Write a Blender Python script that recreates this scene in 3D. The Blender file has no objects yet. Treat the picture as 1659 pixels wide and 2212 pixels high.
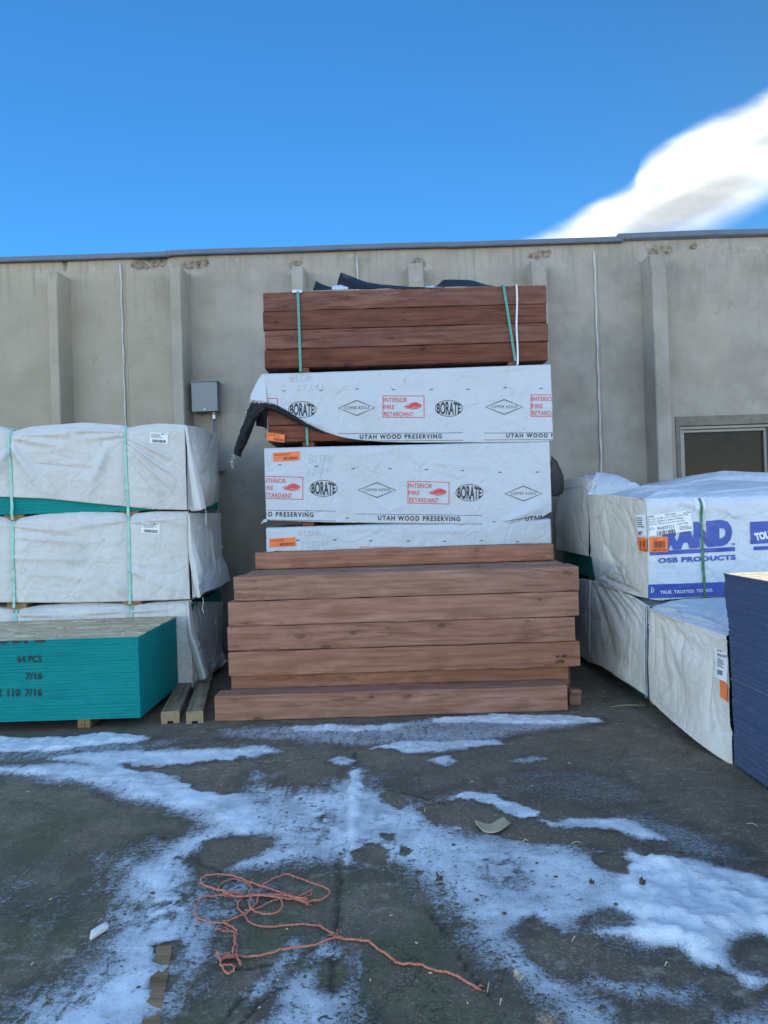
import bpy, bmesh, math, random
import numpy as np
from mathutils import Vector, Matrix
R = math.radians
random.seed(7)

# ------------------------------------------------------------------ camera, sky, sun, exposure
scene = bpy.context.scene
COL = scene.collection
CAM_H = 1.48
F = 1534.0                 # focal length in units of a 1659 px wide picture
ROLL = R(1.85)
cam_d = bpy.data.cameras.new("camera")
cam_d.sensor_fit = 'HORIZONTAL'; cam_d.sensor_width = 36.0
cam_d.lens = F / 1659.0 * 36.0
cam_d.clip_start = 0.05; cam_d.clip_end = 3000
cam = bpy.data.objects.new("camera", cam_d); COL.objects.link(cam)
cam.location = (0, 0, CAM_H); cam.rotation_euler = (R(90), ROLL, 0)
scene.camera = cam

SUN_AZ, SUN_EL = R(38), R(25)      # azimuth from +Y towards +X
SKY_STRENGTH = 0.15
EXPOSURE = 1.9
scene.view_settings.view_transform = 'Standard'
scene.view_settings.look = 'None'
scene.view_settings.exposure = EXPOSURE
scene.view_settings.gamma = 1.0
scene.view_settings.use_curve_mapping = False

sun_d = bpy.data.lights.new("sun", 'SUN'); sun_d.energy = 2.2; sun_d.angle = R(0.5)
sun_d.color = (1.0, 0.93, 0.82)
sun = bpy.data.objects.new("sun", sun_d); COL.objects.link(sun)
sdir = Vector((math.sin(SUN_AZ)*math.cos(SUN_EL), math.cos(SUN_AZ)*math.cos(SUN_EL), math.sin(SUN_EL)))
sun.rotation_euler = (-sdir).to_track_quat('-Z', 'Y').to_euler()

RV = (math.cos(ROLL), -math.sin(ROLL)); UV = (math.sin(ROLL), math.cos(ROLL))
def ray(px, py):
    a = (px-829.5)/F; b = -(py-1106.0)/F
    return (a*RV[0]+b*UV[0], a*RV[1]+b*UV[1])
def P(px, py, Y):
    r = ray(px, py); return Vector((Y*r[0], Y, CAM_H+Y*r[1]))
def G(px, py, z=0.0):
    r = ray(px, py); Y = (z-CAM_H)/r[1]
    return Vector((Y*r[0], Y, z))
def XZ(px, py, Y):
    p = P(px, py, Y); return (p.x, p.z)

# ------------------------------------------------------------------ world (sky with one lens cloud)
class NT:
    """small helper for writing node trees"""
    def __init__(s, nt):
        s.nt = nt; s.n = nt.nodes; s.l = nt.links
    def node(s, typ, **kw):
        n = s.n.new(typ)
        for k, v in kw.items(): setattr(n, k, v)
        return n
    def put(s, sock, v):
        if hasattr(v, 'is_output'): s.l.new(v, sock)
        elif v is not None: sock.default_value = v
    def math(s, op, a, b=None, c=None, clamp=False):
        n = s.node('ShaderNodeMath', operation=op, use_clamp=clamp)
        s.put(n.inputs[0], a); s.put(n.inputs[1], b)
        if c is not None: s.put(n.inputs[2], c)
        return n.outputs[0]
    def mix(s, f, a, b, mode='MIX'):
        n = s.node('ShaderNodeMix', data_type='RGBA', blend_type=mode)
        s.put(n.inputs[0], f)
        for i, v in ((6, a), (7, b)):
            if isinstance(v, (tuple, list)) and len(v) == 3: v = (*v, 1)
            s.put(n.inputs[i], v)
        return n.outputs[2]
    def sstep(s, x, lo, hi, a=0.0, b=1.0):
        n = s.node('ShaderNodeMapRange', interpolation_type='SMOOTHSTEP')
        s.put(n.inputs[0], x)
        for i, v in ((1, lo), (2, hi), (3, a), (4, b)): s.put(n.inputs[i], v)
        return n.outputs[0]
    def noise(s, vec, scale, detail=4, rough=0.55, dist=0.0, color=False):
        n = s.node('ShaderNodeTexNoise')
        s.put(n.inputs['Vector'], vec); s.put(n.inputs['Scale'], scale)
        s.put(n.inputs['Detail'], detail); s.put(n.inputs['Roughness'], rough); s.put(n.inputs['Distortion'], dist)
        return n.outputs['Color' if color else 'Fac']
    def vor(s, vec, scale, feature='F1', out='Distance', rnd=1.0):
        n = s.node('ShaderNodeTexVoronoi', feature=feature)
        s.put(n.inputs['Vector'], vec); s.put(n.inputs['Scale'], scale); s.put(n.inputs['Randomness'], rnd)
        return n.outputs[out]
    def mapping(s, vec, scale=(1,1,1), loc=(0,0,0), rot=(0,0,0)):
        n = s.node('ShaderNodeMapping')
        s.put(n.inputs['Vector'], vec); s.put(n.inputs['Scale'], scale); s.put(n.inputs['Location'], loc); s.put(n.inputs['Rotation'], rot)
        return n.outputs[0]
    def vadd(s, a, b, op='ADD'):
        n = s.node('ShaderNodeVectorMath', operation=op); s.put(n.inputs[0], a); s.put(n.inputs[1], b); return n.outputs[0]
    def ramp(s, f, stops):
        n = s.node('ShaderNodeValToRGB'); s.put(n.inputs[0], f)
        e = n.color_ramp.elements
        while len(e) < len(stops): e.new(0.5)
        for el, (p, c) in zip(e, stops):
            el.position = p; el.color = (*c, 1) if len(c) == 3 else c
        return n.outputs[0]
    def attr(s, name):
        n = s.node('ShaderNodeAttribute', attribute_name=name); return n.outputs['Fac']
    def bump(s, h, strength=0.3, dist=0.01, normal=None):
        n = s.node('ShaderNodeBump'); s.put(n.inputs['Height'], h)
        s.put(n.inputs['Strength'], strength); s.put(n.inputs['Distance'], dist)
        if normal is not None: s.put(n.inputs['Normal'], normal)
        return n.outputs[0]

world = bpy.data.worlds.new("World"); scene.world = world; world.use_nodes = True
W = NT(world.node_tree); W.n.clear()
sky = W.node('ShaderNodeTexSky', sky_type='NISHITA', sun_disc=False)
sky.sun_elevation = SUN_EL; sky.sun_rotation = SUN_AZ
sky.altitude = 1500; sky.air_density = 1.0; sky.dust_density = 0.15; sky.ozone_density = 2.5
hs = W.node('ShaderNodeHueSaturation'); hs.inputs['Saturation'].default_value = 1.12
W.l.new(sky.outputs[0], hs.inputs['Color'])
tc = W.node('ShaderNodeTexCoord')
sx = W.node('ShaderNodeSeparateXYZ'); W.l.new(tc.outputs['Generated'], sx.inputs[0])
yy = W.math('MAXIMUM', sx.outputs[1], 0.05)
u = W.math('DIVIDE', sx.outputs[0], yy); v = W.math('DIVIDE', sx.outputs[2], yy)
cmb = W.node('ShaderNodeCombineXYZ'); W.put(cmb.inputs[0], u); W.put(cmb.inputs[1], v)
streak = W.mapping(cmb.outputs[0], scale=(2.2, 5.0, 1), rot=(0, 0, R(-30)))
n1 = W.noise(streak, 2.5, 5, 0.5)
v2 = W.math('ADD', v, W.math('MULTIPLY', W.math('SUBTRACT', n1, 0.5), 0.035))
def fcurve(x, pts):      # pts: (u, v) pairs; u in [0,1.2], v in [0,1]
    n = W.node('ShaderNodeFloatCurve'); c = n.mapping.curves[0]
    n.mapping.use_clip = False; n.mapping.extend = 'EXTRAPOLATED'
    while len(c.points) < len(pts): c.points.new(0.5, 0.5)
    for p, (a, b) in zip(c.points, pts): p.location = (a, b); p.handle_type = 'AUTO_CLAMPED'
    n.mapping.update(); W.put(n.inputs['Value'], x); return n.outputs[0]
up = [ray(*q) for q in ((1020,560),(1100,528),(1200,482),(1300,428),(1366,386),(1384,345),(1440,303),(1520,254),(1600,220),(1700,172),(1850,120))]
lo = [ray(*q) for q in ((1020,600),(1300,560),(1430,532),(1500,514),(1580,482),(1659,445),(1800,390))]
cu = fcurve(u, up); cl = fcurve(u, lo)
soft = W.math('ADD', 0.006, W.math('MULTIPLY', n1, 0.040))
d1 = W.sstep(W.math('SUBTRACT', cu, v2), -0.004, soft)
d2 = W.sstep(W.math('SUBTRACT', v2, cl), -0.008, 0.045)
fade = W.sstep(u, 0.95, 1.6, 1.0, 0.0)
dens = W.math('MULTIPLY', W.math('MULTIPLY', d1, d2), fade)
dens = W.math('MULTIPLY', dens, W.sstep(sx.outputs[1], 0.05, 0.2))
# grey lens inside the cloud
def ell(cx, cy, rx, ry, ang, lo_, hi_):
    c = ray(cx, cy)
    m = W.mapping(W.vadd(cmb.outputs[0], (-c[0], -c[1], 0)), rot=(0,0,R(-ang)))
    m = W.mapping(m, scale=(F/rx, F/ry, 1))
    ln = W.node('ShaderNodeVectorMath', operation='LENGTH'); W.put(ln.inputs[0], m)
    dist = W.math('ADD', ln.outputs['Value'], W.math('MULTIPLY', W.math('SUBTRACT', n1, 0.5), 0.5))
    return W.sstep(dist, lo_, hi_, 1.0, 0.0)
g1 = ell(1475, 452, 190, 44, 23, 0.45, 1.2)
g2 = ell(1690, 290, 90, 22, 20, 0.4, 1.2)
g3 = ell(1420, 408, 60, 24, 35, 0.3, 1.3)
grey = W.math('MAXIMUM', g1, W.math('MULTIPLY', g2, 0.8)); grey = W.math('MAXIMUM', grey, W.math('MULTIPLY', g3, 0.5))
n3 = W.noise(streak, 1.5, 4, 0.5)
cb = W.math('SUBTRACT', 1.15, W.math('MULTIPLY', grey, 0.46))
wisp = W.noise(W.mapping(cmb.outputs[0], scale=(2.0, 6, 1), rot=(0, 0, R(-26))), 5.0, 7, 0.62)
cb = W.math('MULTIPLY', cb, W.math('MULTIPLY', W.sstep(n3, 0.2, 0.7, 0.84, 1.08), W.sstep(wisp, .3, .7, .86, 1.06)))
CLOUD = 2.2
cloudcol = W.mix(1.0, (CLOUD*0.93, CLOUD*1.0, CLOUD*1.04), (1, 1, 1), 'MULTIPLY')
vm = W.node('ShaderNodeVectorMath', operation='SCALE'); W.put(vm.inputs[0], cloudcol); W.put(vm.inputs['Scale'], cb)
skyc = W.mix(1.0, hs.outputs[0], (1.42, 1.14, 0.95), 'MULTIPLY')
# the sky is deeper blue above the building than overhead and behind
deep = W.node('ShaderNodeVectorMath', operation='SCALE'); W.put(deep.inputs[0], W.mix(1.0, skyc, (0.088, 0.238, 0.352), 'MULTIPLY'))
W.put(deep.inputs['Scale'], W.math('MULTIPLY_ADD', W.math('MAXIMUM', W.math('MINIMUM', u, 0.9), -0.9), -0.62, 1.0))
skyc = W.mix(W.sstep(sx.outputs[1], 0.30, 0.72), skyc, deep.outputs[0])
fin = W.mix(dens, skyc, vm.outputs[0])
bg = W.node('ShaderNodeBackground'); bg.inputs['Strength'].default_value = SKY_STRENGTH
W.l.new(fin, bg.inputs['Color'])
wo = W.node('ShaderNodeOutputWorld'); W.l.new(bg.outputs[0], wo.inputs['Surface'])

# ------------------------------------------------------------------ object helpers
def tag(o, label=None, cat=None, group=None, kind=None):
    if label: o['label'] = label
    if cat: o['category'] = cat
    if group: o['group'] = group
    if kind: o['kind'] = kind
    return o
def thing(name, label, cat, loc=(0,0,0), rotz=0.0, group=None):
    o = bpy.data.objects.new(name, None); COL.objects.link(o)
    o.empty_display_size = 0.1
    o.location = loc; o.rotation_euler = (0, 0, rotz)
    return tag(o, label, cat, group)
def root_of(o):
    while o.parent: o = o.parent
    return o
def link(name, me, mat, parent=None, smooth=False, local=False, label=None):
    """link mesh as one object; geometry is in world space unless local"""
    o = bpy.data.objects.new(name, me); COL.objects.link(o)
    for m in (mat if isinstance(mat, (list, tuple)) else [mat]):
        me.materials.append(m)
    if parent is not None:
        o.parent = parent
        if not local:
            me.transform(Matrix.Translation(-root_of(parent).location))
    if smooth:
        for p in me.polygons: p.use_smooth = True
    if label: o['label'] = label
    me.update()
    return o
def obj(name, bm, mat, parent=None, smooth=False, local=False, label=None):
    bmesh.ops.recalc_face_normals(bm, faces=bm.faces)
    me = bpy.data.meshes.new(name); bm.to_mesh(me); bm.free()
    return link(name, me, mat, parent, smooth, local, label)
def loose(name, bm, mat, base, label, cat, group=None, smooth=False):
    """a thing that is one mesh, its origin at its base"""
    me = bpy.data.meshes.new(name)
    bmesh.ops.recalc_face_normals(bm, faces=bm.faces)
    bm.to_mesh(me); bm.free(); me.transform(Matrix.Translation(-Vector(base)))
    o = link(name, me, mat, None, smooth); o.location = base
    return tag(o, label, cat, group)

def box(bm, x0, x1, y0, y1, z0, z1, bevel=0.0, seg=1, mi=0):
    vs = [bm.verts.new(c) for c in ((x0,y0,z0),(x1,y0,z0),(x1,y1,z0),(x0,y1,z0),(x0,y0,z1),(x1,y0,z1),(x1,y1,z1),(x0,y1,z1))]
    fs = [bm.faces.new([vs[i] for i in q]) for q in ((0,1,5,4),(1,2,6,5),(2,3,7,6),(3,0,4,7),(4,5,6,7),(3,2,1,0))]
    for f in fs: f.material_index = mi
    if bevel > 0:
        es = set(e for f in fs for e in f.edges)
        bmesh.ops.bevel(bm, geom=list(es), offset=bevel, segments=seg, profile=0.5, affect='EDGES')
    return vs
def newbox(*a, **k):
    bm = bmesh.new(); box(bm, *a, **k); return bm
def tube(bm, pts, r, n=8, cap=True):
    pts = [Vector(p) for p in pts]; rings = []
    ov = (pts[-1]-pts[0]); up_ = Vector((1,0,0)) if ov.length > 1e-6 and abs(ov.normalized().z) > .8 else Vector((0,0,1))
    for i, p in enumerate(pts):
        t = (pts[min(i+1, len(pts)-1)]-pts[max(i-1, 0)]).normalized()
        a = t.cross(up_)
        if a.length < 1e-3: a = t.cross(Vector((0,1,0)))
        a.normalize(); b = t.cross(a)
        rr = r[i] if isinstance(r, (list, tuple)) else r
        rings.append([bm.verts.new(p+(a*math.cos(2*math.pi*k/n)+b*math.sin(2*math.pi*k/n))*rr) for k in range(n)])
    for A, B in zip(rings, rings[1:]):
        for k in range(n): bm.faces.new((A[k], A[(k+1)%n], B[(k+1)%n], B[k]))
    if cap: bm.faces.new(rings[0]); bm.faces.new(list(reversed(rings[-1])))
def smoothline(pts, k=6):
    pts = np.array([list(p) for p in pts], float)
    return [Vector(q) for q in crom(pts, (len(pts)-1)*k+1, axis=0)]

# ---- numpy noise and cloth
def hsh(i, j, s):
    h = (i.astype(np.int64)*374761393 + j.astype(np.int64)*668265263 + s*982451653) & 0xffffffff
    h = ((h ^ (h >> 13))*1274126177) & 0xffffffff
    h = h ^ (h >> 16)
    return (h & 0xffff)/65535.0
def vnoise(x, y, s=0):
    xi = np.floor(x); yi = np.floor(y); fx = x-xi; fy = y-yi
    fx = fx*fx*fx*(fx*(fx*6-15)+10); fy = fy*fy*fy*(fy*(fy*6-15)+10)
    a = hsh(xi, yi, s); b = hsh(xi+1, yi, s); c = hsh(xi, yi+1, s); d = hsh(xi+1, yi+1, s)
    return (a+(b-a)*fx)*(1-fy)+(c+(d-c)*fx)*fy
def fbm(x, y, s=0, o=4, g=0.5):
    t = 0; a = 1; n = 0
    for k in range(o):
        t = t+a*vnoise(x*2**k+k*17.3, y*2**k-k*9.1, s+k*31); n += a; a *= g
    return t/n
def ridged(x, y, s=0, o=3):
    t = 0; a = 1; n = 0
    for k in range(o):
        t = t+a*(1-np.abs(2*vnoise(x*2**k+k*7.7, y*2**k+k*3.3, s+k*13)-1))**2; n += a; a *= .5
    return t/n
def crom(a, n, axis=0):
    a = np.moveaxis(np.asarray(a, float), axis, 0); m = a.shape[0]
    if m == 2:
        t = np.linspace(0, 1, n).reshape((-1,)+(1,)*(a.ndim-1)); r = a[0]*(1-t)+a[1]*t
        return np.moveaxis(r, 0, axis)
    t = np.linspace(0, m-1, n); i = np.minimum(t.astype(int), m-2); f = (t-i).reshape((-1,)+(1,)*(a.ndim-1))
    ap = np.concatenate([[2*a[0]-a[1]], a, [2*a[-1]-a[-2]]])
    p0, p1, p2, p3 = ap[i], ap[i+1], ap[i+2], ap[i+3]
    r = 0.5*((2*p1)+(-p0+p2)*f+(2*p0-5*p1+4*p2-p3)*f*f+(-p0+3*p1-3*p2+p3)*f**3)
    return np.moveaxis(r, 0, axis)
def grid_into(bm, Pg, mi=0):
    nv, nu = Pg.shape[:2]
    vs = [[bm.verts.new(Pg[j, i]) for i in range(nu)] for j in range(nv)]
    for j in range(nv-1):
        for i in range(nu-1):
            f = bm.faces.new((vs[j][i], vs[j][i+1], vs[j+1][i+1], vs[j+1][i])); f.material_index = mi; f.smooth = True
def normals(Pg):
    du = np.gradient(Pg, axis=1); dv = np.gradient(Pg, axis=0)
    n = np.cross(du, dv); return n/(np.linalg.norm(n, axis=2, keepdims=True)+1e-9)
def cloth(bm, ctrl, nu=40, nv=40, amp=0.01, freq=4.0, seed=0, folds=(), stretch=(1,1), crease=0.0, pin=None, sharp=0, sa=.006):
    """bicubic sheet through control points, wrinkled along its normal"""
    c = np.array([[list(p) for p in row] for row in ctrl], float)
    Pg = crom(crom(c, nv, 0), nu, 1)
    L = np.linalg.norm(c[0,-1]-c[0,0]); H = np.linalg.norm(c[-1,0]-c[0,0])
    uu, vv = np.meshgrid(np.linspace(0,1,nu), np.linspace(0,1,nv))
    h = amp*(fbm(uu*L*freq*stretch[0], vv*H*freq*stretch[1], seed)-0.5)*2
    if sharp: h = h+creases(uu*L, vv*H, 0, L, 0, H, sharp, seed+5, sa)
    if crease: h = h+1.0*crease*(ridged(uu*L*freq*.8*stretch[0]+5, vv*H*freq*.8*stretch[1], seed+77)-0.5)
    for (u0,v0,u1,v1,w,a) in folds: h = h+fold((uu*L), (vv*H), u0*L, v0*H, u1*L, v1*H, w, a)
    if pin is not None: h = h*pin(uu, vv)
    Pg = Pg+normals(Pg)*h[..., None]
    grid_into(bm, Pg); return Pg
def fold(X, Z, x0, z0, x1, z1, w, a):
    dx, dz = x1-x0, z1-z0; L2 = dx*dx+dz*dz
    t = np.clip(((X-x0)*dx+(Z-z0)*dz)/L2, 0, 1)
    d = np.hypot(X-(x0+t*dx), Z-(z0+t*dz)); ww = w*(0.45+0.8*t)
    return a*np.exp(-(d/ww)**2)*np.clip(np.minimum(t*5+.25, (1-t)*2.2), 0, 1)
def creases(X, Z, x0, x1, z0, z1, n, seed, amp=.005, w=.010, ln=.45):
    """sharp straight creases of a stiff plastic sheet"""
    rg = random.Random(seed); h = np.zeros(np.shape(X)); sc = min(x1-x0, z1-z0)
    for _ in range(n):
        ax, az = rg.uniform(x0, x1), rg.uniform(z0, z1); an = rg.gauss(-.9, .9); l = sc*rg.uniform(.25, 1)*ln*1.6
        dx, dz = math.cos(an)*l, math.sin(an)*l; t = np.clip(((X-ax)*dx+(Z-az)*dz)/(l*l), 0, 1)
        d = np.hypot(X-ax-t*dx, Z-az-t*dz); ww = w*rg.uniform(.7, 2.6)
        h = h+rg.choice((1, 1, -1))*amp*rg.uniform(.4, 1.3)*np.exp(-d/ww)*np.clip(np.minimum(t, 1-t)*5, 0, 1)
    return h
def solid(o, t=0.003, off=0.0):
    m = o.modifiers.new("thickness", 'SOLIDIFY'); m.thickness = t; m.offset = off; return o
class Front:
    """upright sheet at depth Yf, between top(X) and bot(X), pushed out by hgt(X,Z)"""
    def __init__(s, Yf, X0, X1, top, bot, hgt, rnd=0.03):
        s.Yf, s.X0, s.X1, s.top, s.bot, s.h, s.r = Yf, X0, X1, top, bot, hgt, rnd
    def y(s, X, Z):
        t = np.clip((s.top(X)-Z)/(s.r*2), 0, 1)
        return s.Yf-s.h(X, Z)+s.r*(1-t)**2
    def build(s, bm, nu, nv, depth=0.0, ntop=14, sag=0.0):
        xs = np.linspace(s.X0, s.X1, nu); t = np.linspace(0, 1, nv)**1.25
        X = np.repeat(xs[None], nv, 0); T = np.repeat(s.top(xs)[None], nv, 0); B = np.repeat(s.bot(xs)[None], nv, 0)
        Z = T+(B-T)*t[:, None]
        Pg = np.stack([X, s.y(X, Z), Z], 2)
        if depth:
            k = np.linspace(1, 0, ntop)[:-1][:, None]
            Xt = np.repeat(xs[None], ntop-1, 0); Yt = s.y(X, Z)[0][None]+k*depth
            Zt = T[0][None]+0*k+np.sin(np.clip(k*8, 0, math.pi/2))*0.006+(fbm(Xt*3, Yt*5, 5)-.5)*sag*np.clip(k*4,0,1)
            Pg = np.concatenate([np.stack([Xt, Yt, Zt], 2), Pg], 0)
        grid_into(bm, Pg)
def prof(pts, Y):
    q = [XZ(a, b, Y) for a, b in pts]; xs = [p[0] for p in q]; zs = [p[1] for p in q]
    xs = np.array(xs); zs = np.array(zs)
    xd = np.linspace(xs[0], xs[-1], 200); t = np.interp(xd, xs, np.arange(len(xs)))
    # smooth through the points
    k = np.hanning(11); k /= k.sum(); zd = np.interp(xd, xs, zs); zp = np.pad(zd, 5, mode='edge'); zd = np.convolve(zp, k, 'valid')
    return lambda X: np.interp(X, xd, zd)

# ---- lettering: flat polygons in a unit box, fitted between three points, laid on a surface
def text2d(s, bold=0.0, spacing=1.0, res=3):
    c = bpy.data.curves.new("lettering", 'FONT'); c.body = s; c.size = 1; c.offset = bold; c.space_character = spacing
    c.resolution_u = res; c.fill_mode = 'FRONT'
    o = bpy.data.objects.new("lettering", c); COL.objects.link(o)
    bpy.context.view_layer.update()
    me = bpy.data.meshes.new_from_object(o.evaluated_get(bpy.context.evaluated_depsgraph_get()))
    vs = np.array([v.co[:2] for v in me.vertices]); fs = [tuple(p.vertices) for p in me.polygons]
    bpy.data.objects.remove(o); bpy.data.curves.remove(c); bpy.data.meshes.remove(me)
    lo_, hi_ = vs.min(0), vs.max(0)
    return (vs-lo_)/(hi_-lo_), fs
def rect2d(): return np.array([(0,0),(1,0),(1,1),(0,1)], float), [(0,1,2,3)]
def frame2d(tx, ty):
    v = [(0,0),(1,0),(1,1),(0,1),(tx,ty),(1-tx,ty),(1-tx,1-ty),(tx,1-ty)]
    return np.array(v, float), [(0,1,5,4),(1,2,6,5),(2,3,7,6),(3,0,4,7)]
def ring2d(t=0.05, n=40, ty=None):
    ty = ty or t; v = []; f = []
    for k in range(n):
        a = 2*math.pi*k/n; v += [(.5+.5*math.cos(a), .5+.5*math.sin(a)), (.5+(.5-t)*math.cos(a), .5+(.5-ty)*math.sin(a))]
    for k in range(n): j = (k+1) % n; f.append((2*k, 2*j, 2*j+1, 2*k+1))
    return np.array(v), f
def diamond2d(tx, ty):
    v = [(0,.5),(.5,0),(1,.5),(.5,1),(tx,.5),(.5,ty),(1-tx,.5),(.5,1-ty)]
    return np.array(v, float), [(0,1,5,4),(1,2,6,5),(2,3,7,6),(3,0,4,7)]
def bars2d(n, seed):
    rg = random.Random(seed); w = [rg.choice((1,1,2,3)) for _ in range(n*2)]; tot = sum(w); x = 0; v = []; f = []
    for k, a in enumerate(w):
        if k % 2 == 0:
            b = len(v); v += [(x/tot,0),((x+a)/tot,0),((x+a)/tot,1),(x/tot,1)]; f.append((b,b+1,b+2,b+3))
        x += a
    return np.array(v, float), f
def lines2d(rows, seed):
    """small print: rows of short dashes too small to read"""
    rg = random.Random(seed); v = []; f = []
    for r_ in range(rows):
        y0 = 1-(r_+.75)/rows; y1 = 1-(r_+.3)/rows; x = 0; end = rg.uniform(.6, 1)
        while x < end:
            w = rg.uniform(.05, .16); b = len(v); v += [(x,y0),(min(x+w,1),y0),(min(x+w,1),y1),(x,y1)]; f.append((b,b+1,b+2,b+3)); x += w+.03
    return np.array(v, float), f
def flame2d():
    V = []; Fc = []
    def lick(pts, w):
        pts = crom(np.array(pts), 14, 0); n = len(pts); b = len(V)
        for i, p in enumerate(pts):
            d = pts[min(i+1, n-1)]-pts[max(i-1, 0)]; d = np.array([-d[1], d[0]])/(np.hypot(*d)+1e-9)
            ww = w*math.sin(math.pi*min(1, .12+.88*i/(n-1)))**.8
            V.append(p+d*ww); V.append(p-d*ww)
        for i in range(n-1): Fc.append((b+2*i, b+2*i+1, b+2*i+3, b+2*i+2))
    lick([(.02,.42),(.25,.35),(.5,.5),(.75,.45),(.97,.55)], .11)
    lick([(.12,.55),(.35,.6),(.55,.68),(.8,.6),(.95,.5)], .08)
    lick([(.3,.75),(.5,.8),(.7,.72),(.9,.6)], .06)
    lick([(.45,.95),(.6,.9),(.75,.8),(.92,.65)], .045)
    lick([(.1,.2),(.35,.2),(.6,.3),(.85,.4)], .055)
    lick([(.35,.05),(.55,.12),(.75,.22),(.95,.42)], .05)
    return np.array(V), Fc
class Print:
    """collects flat print for one surface: coordinates (a, b) handed to surf(a, b) -> points"""
    def __init__(s, surf, cell=0.035, clip=None): s.bm = bmesh.new(); s.surf = surf; s.cell = cell; s.clip = clip
    def add(s, shape, o, r, t, warp=None):
        V, Fc = shape; V = V.copy()
        if warp: V = warp(V)
        o, r, t = (np.array(q, float) for q in (o, r, t))
        Q = o+V[:, :1]*(r-o)+V[:, 1:]*(t-o)
        vs = [s.bm.verts.new((q[0], q[1], 0)) for q in Q]
        for f in Fc:
            try: s.bm.faces.new([vs[i] for i in f])
            except ValueError: pass
    def make(s, name, mat, parent, local=False):
        bm = s.bm
        for (co, no) in (s.clip or ()):
            bmesh.ops.bisect_plane(bm, geom=bm.verts[:]+bm.edges[:]+bm.faces[:], plane_co=co, plane_no=no, clear_outer=True)
        if not bm.verts: return None
        a = np.array([v.co[:2] for v in bm.verts])
        for ax in (0, 1):
            lo_, hi_ = a[:, ax].min(), a[:, ax].max(); no = Vector((1,0,0)) if ax == 0 else Vector((0,1,0))
            k = math.floor(lo_/s.cell)+1
            while k*s.cell < hi_:
                bmesh.ops.bisect_plane(bm, geom=bm.verts[:]+bm.edges[:]+bm.faces[:], plane_co=no*(k*s.cell), plane_no=no); k += 1
        a = np.array([v.co[:2] for v in bm.verts])
        q = s.surf(a[:, 0], a[:, 1])
        for v, c in zip(bm.verts, q): v.co = c
        me = bpy.data.meshes.new(name); bm.to_mesh(me); bm.free()
        return link(name, me, mat, parent, False, local)
def on_front(fr, off=0.004):
    return lambda X, Z: np.stack([X, fr.y(X, Z)-off, Z], 1)
def on_plane(o, r, t, off):
    """plane through three world points; coordinates are unit fractions"""
    o, r, t = Vector(o), Vector(r), Vector(t); n = (r-o).cross(t-o).normalized()
    def f(a, b): return np.array([list(o+(r-o)*float(x)+(t-o)*float(y)+n*off) for x, y in zip(a, b)])
    return f

# ------------------------------------------------------------------ materials
def mat(name):
    m = bpy.data.materials.new(name); m.use_nodes = True
    T = NT(m.node_tree); b = T.n['Principled BSDF']
    return m, T, b
def coords(T, rnd=True, sc=37.0):
    c = T.node('ShaderNodeTexCoord').outputs['Object']
    if not rnd: return c
    r_ = T.node('ShaderNodeObjectInfo').outputs['Random']
    s = T.node('ShaderNodeCombineXYZ'); T.put(s.inputs[0], T.math('MULTIPLY', r_, sc)); T.put(s.inputs[1], T.math('MULTIPLY', r_, sc*1.7)); T.put(s.inputs[2], T.math('MULTIPLY', r_, sc*.6))
    return T.vadd(c, s.outputs[0])
def simple(name, col, rough=0.6, metal=0.0, var=0.15, scale=12, bump=0.0):
    m, T, b = mat(name); c = coords(T)
    n = T.noise(c, scale, 5, .6)
    k = T.sstep(n, .3, .7)
    T.put(b.inputs['Base Color'], T.mix(k, tuple(x*(1-var) for x in col), tuple(min(1, x*(1+var)) for x in col)))
    T.put(b.inputs['Roughness'], T.sstep(n, .3, .7, max(0.05, rough-.08), min(1, rough+.08))); b.inputs['Metallic'].default_value = metal
    if bump: T.put(b.inputs['Normal'], T.bump(T.noise(c, scale*6, 4), bump, .004))
    return m

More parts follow.
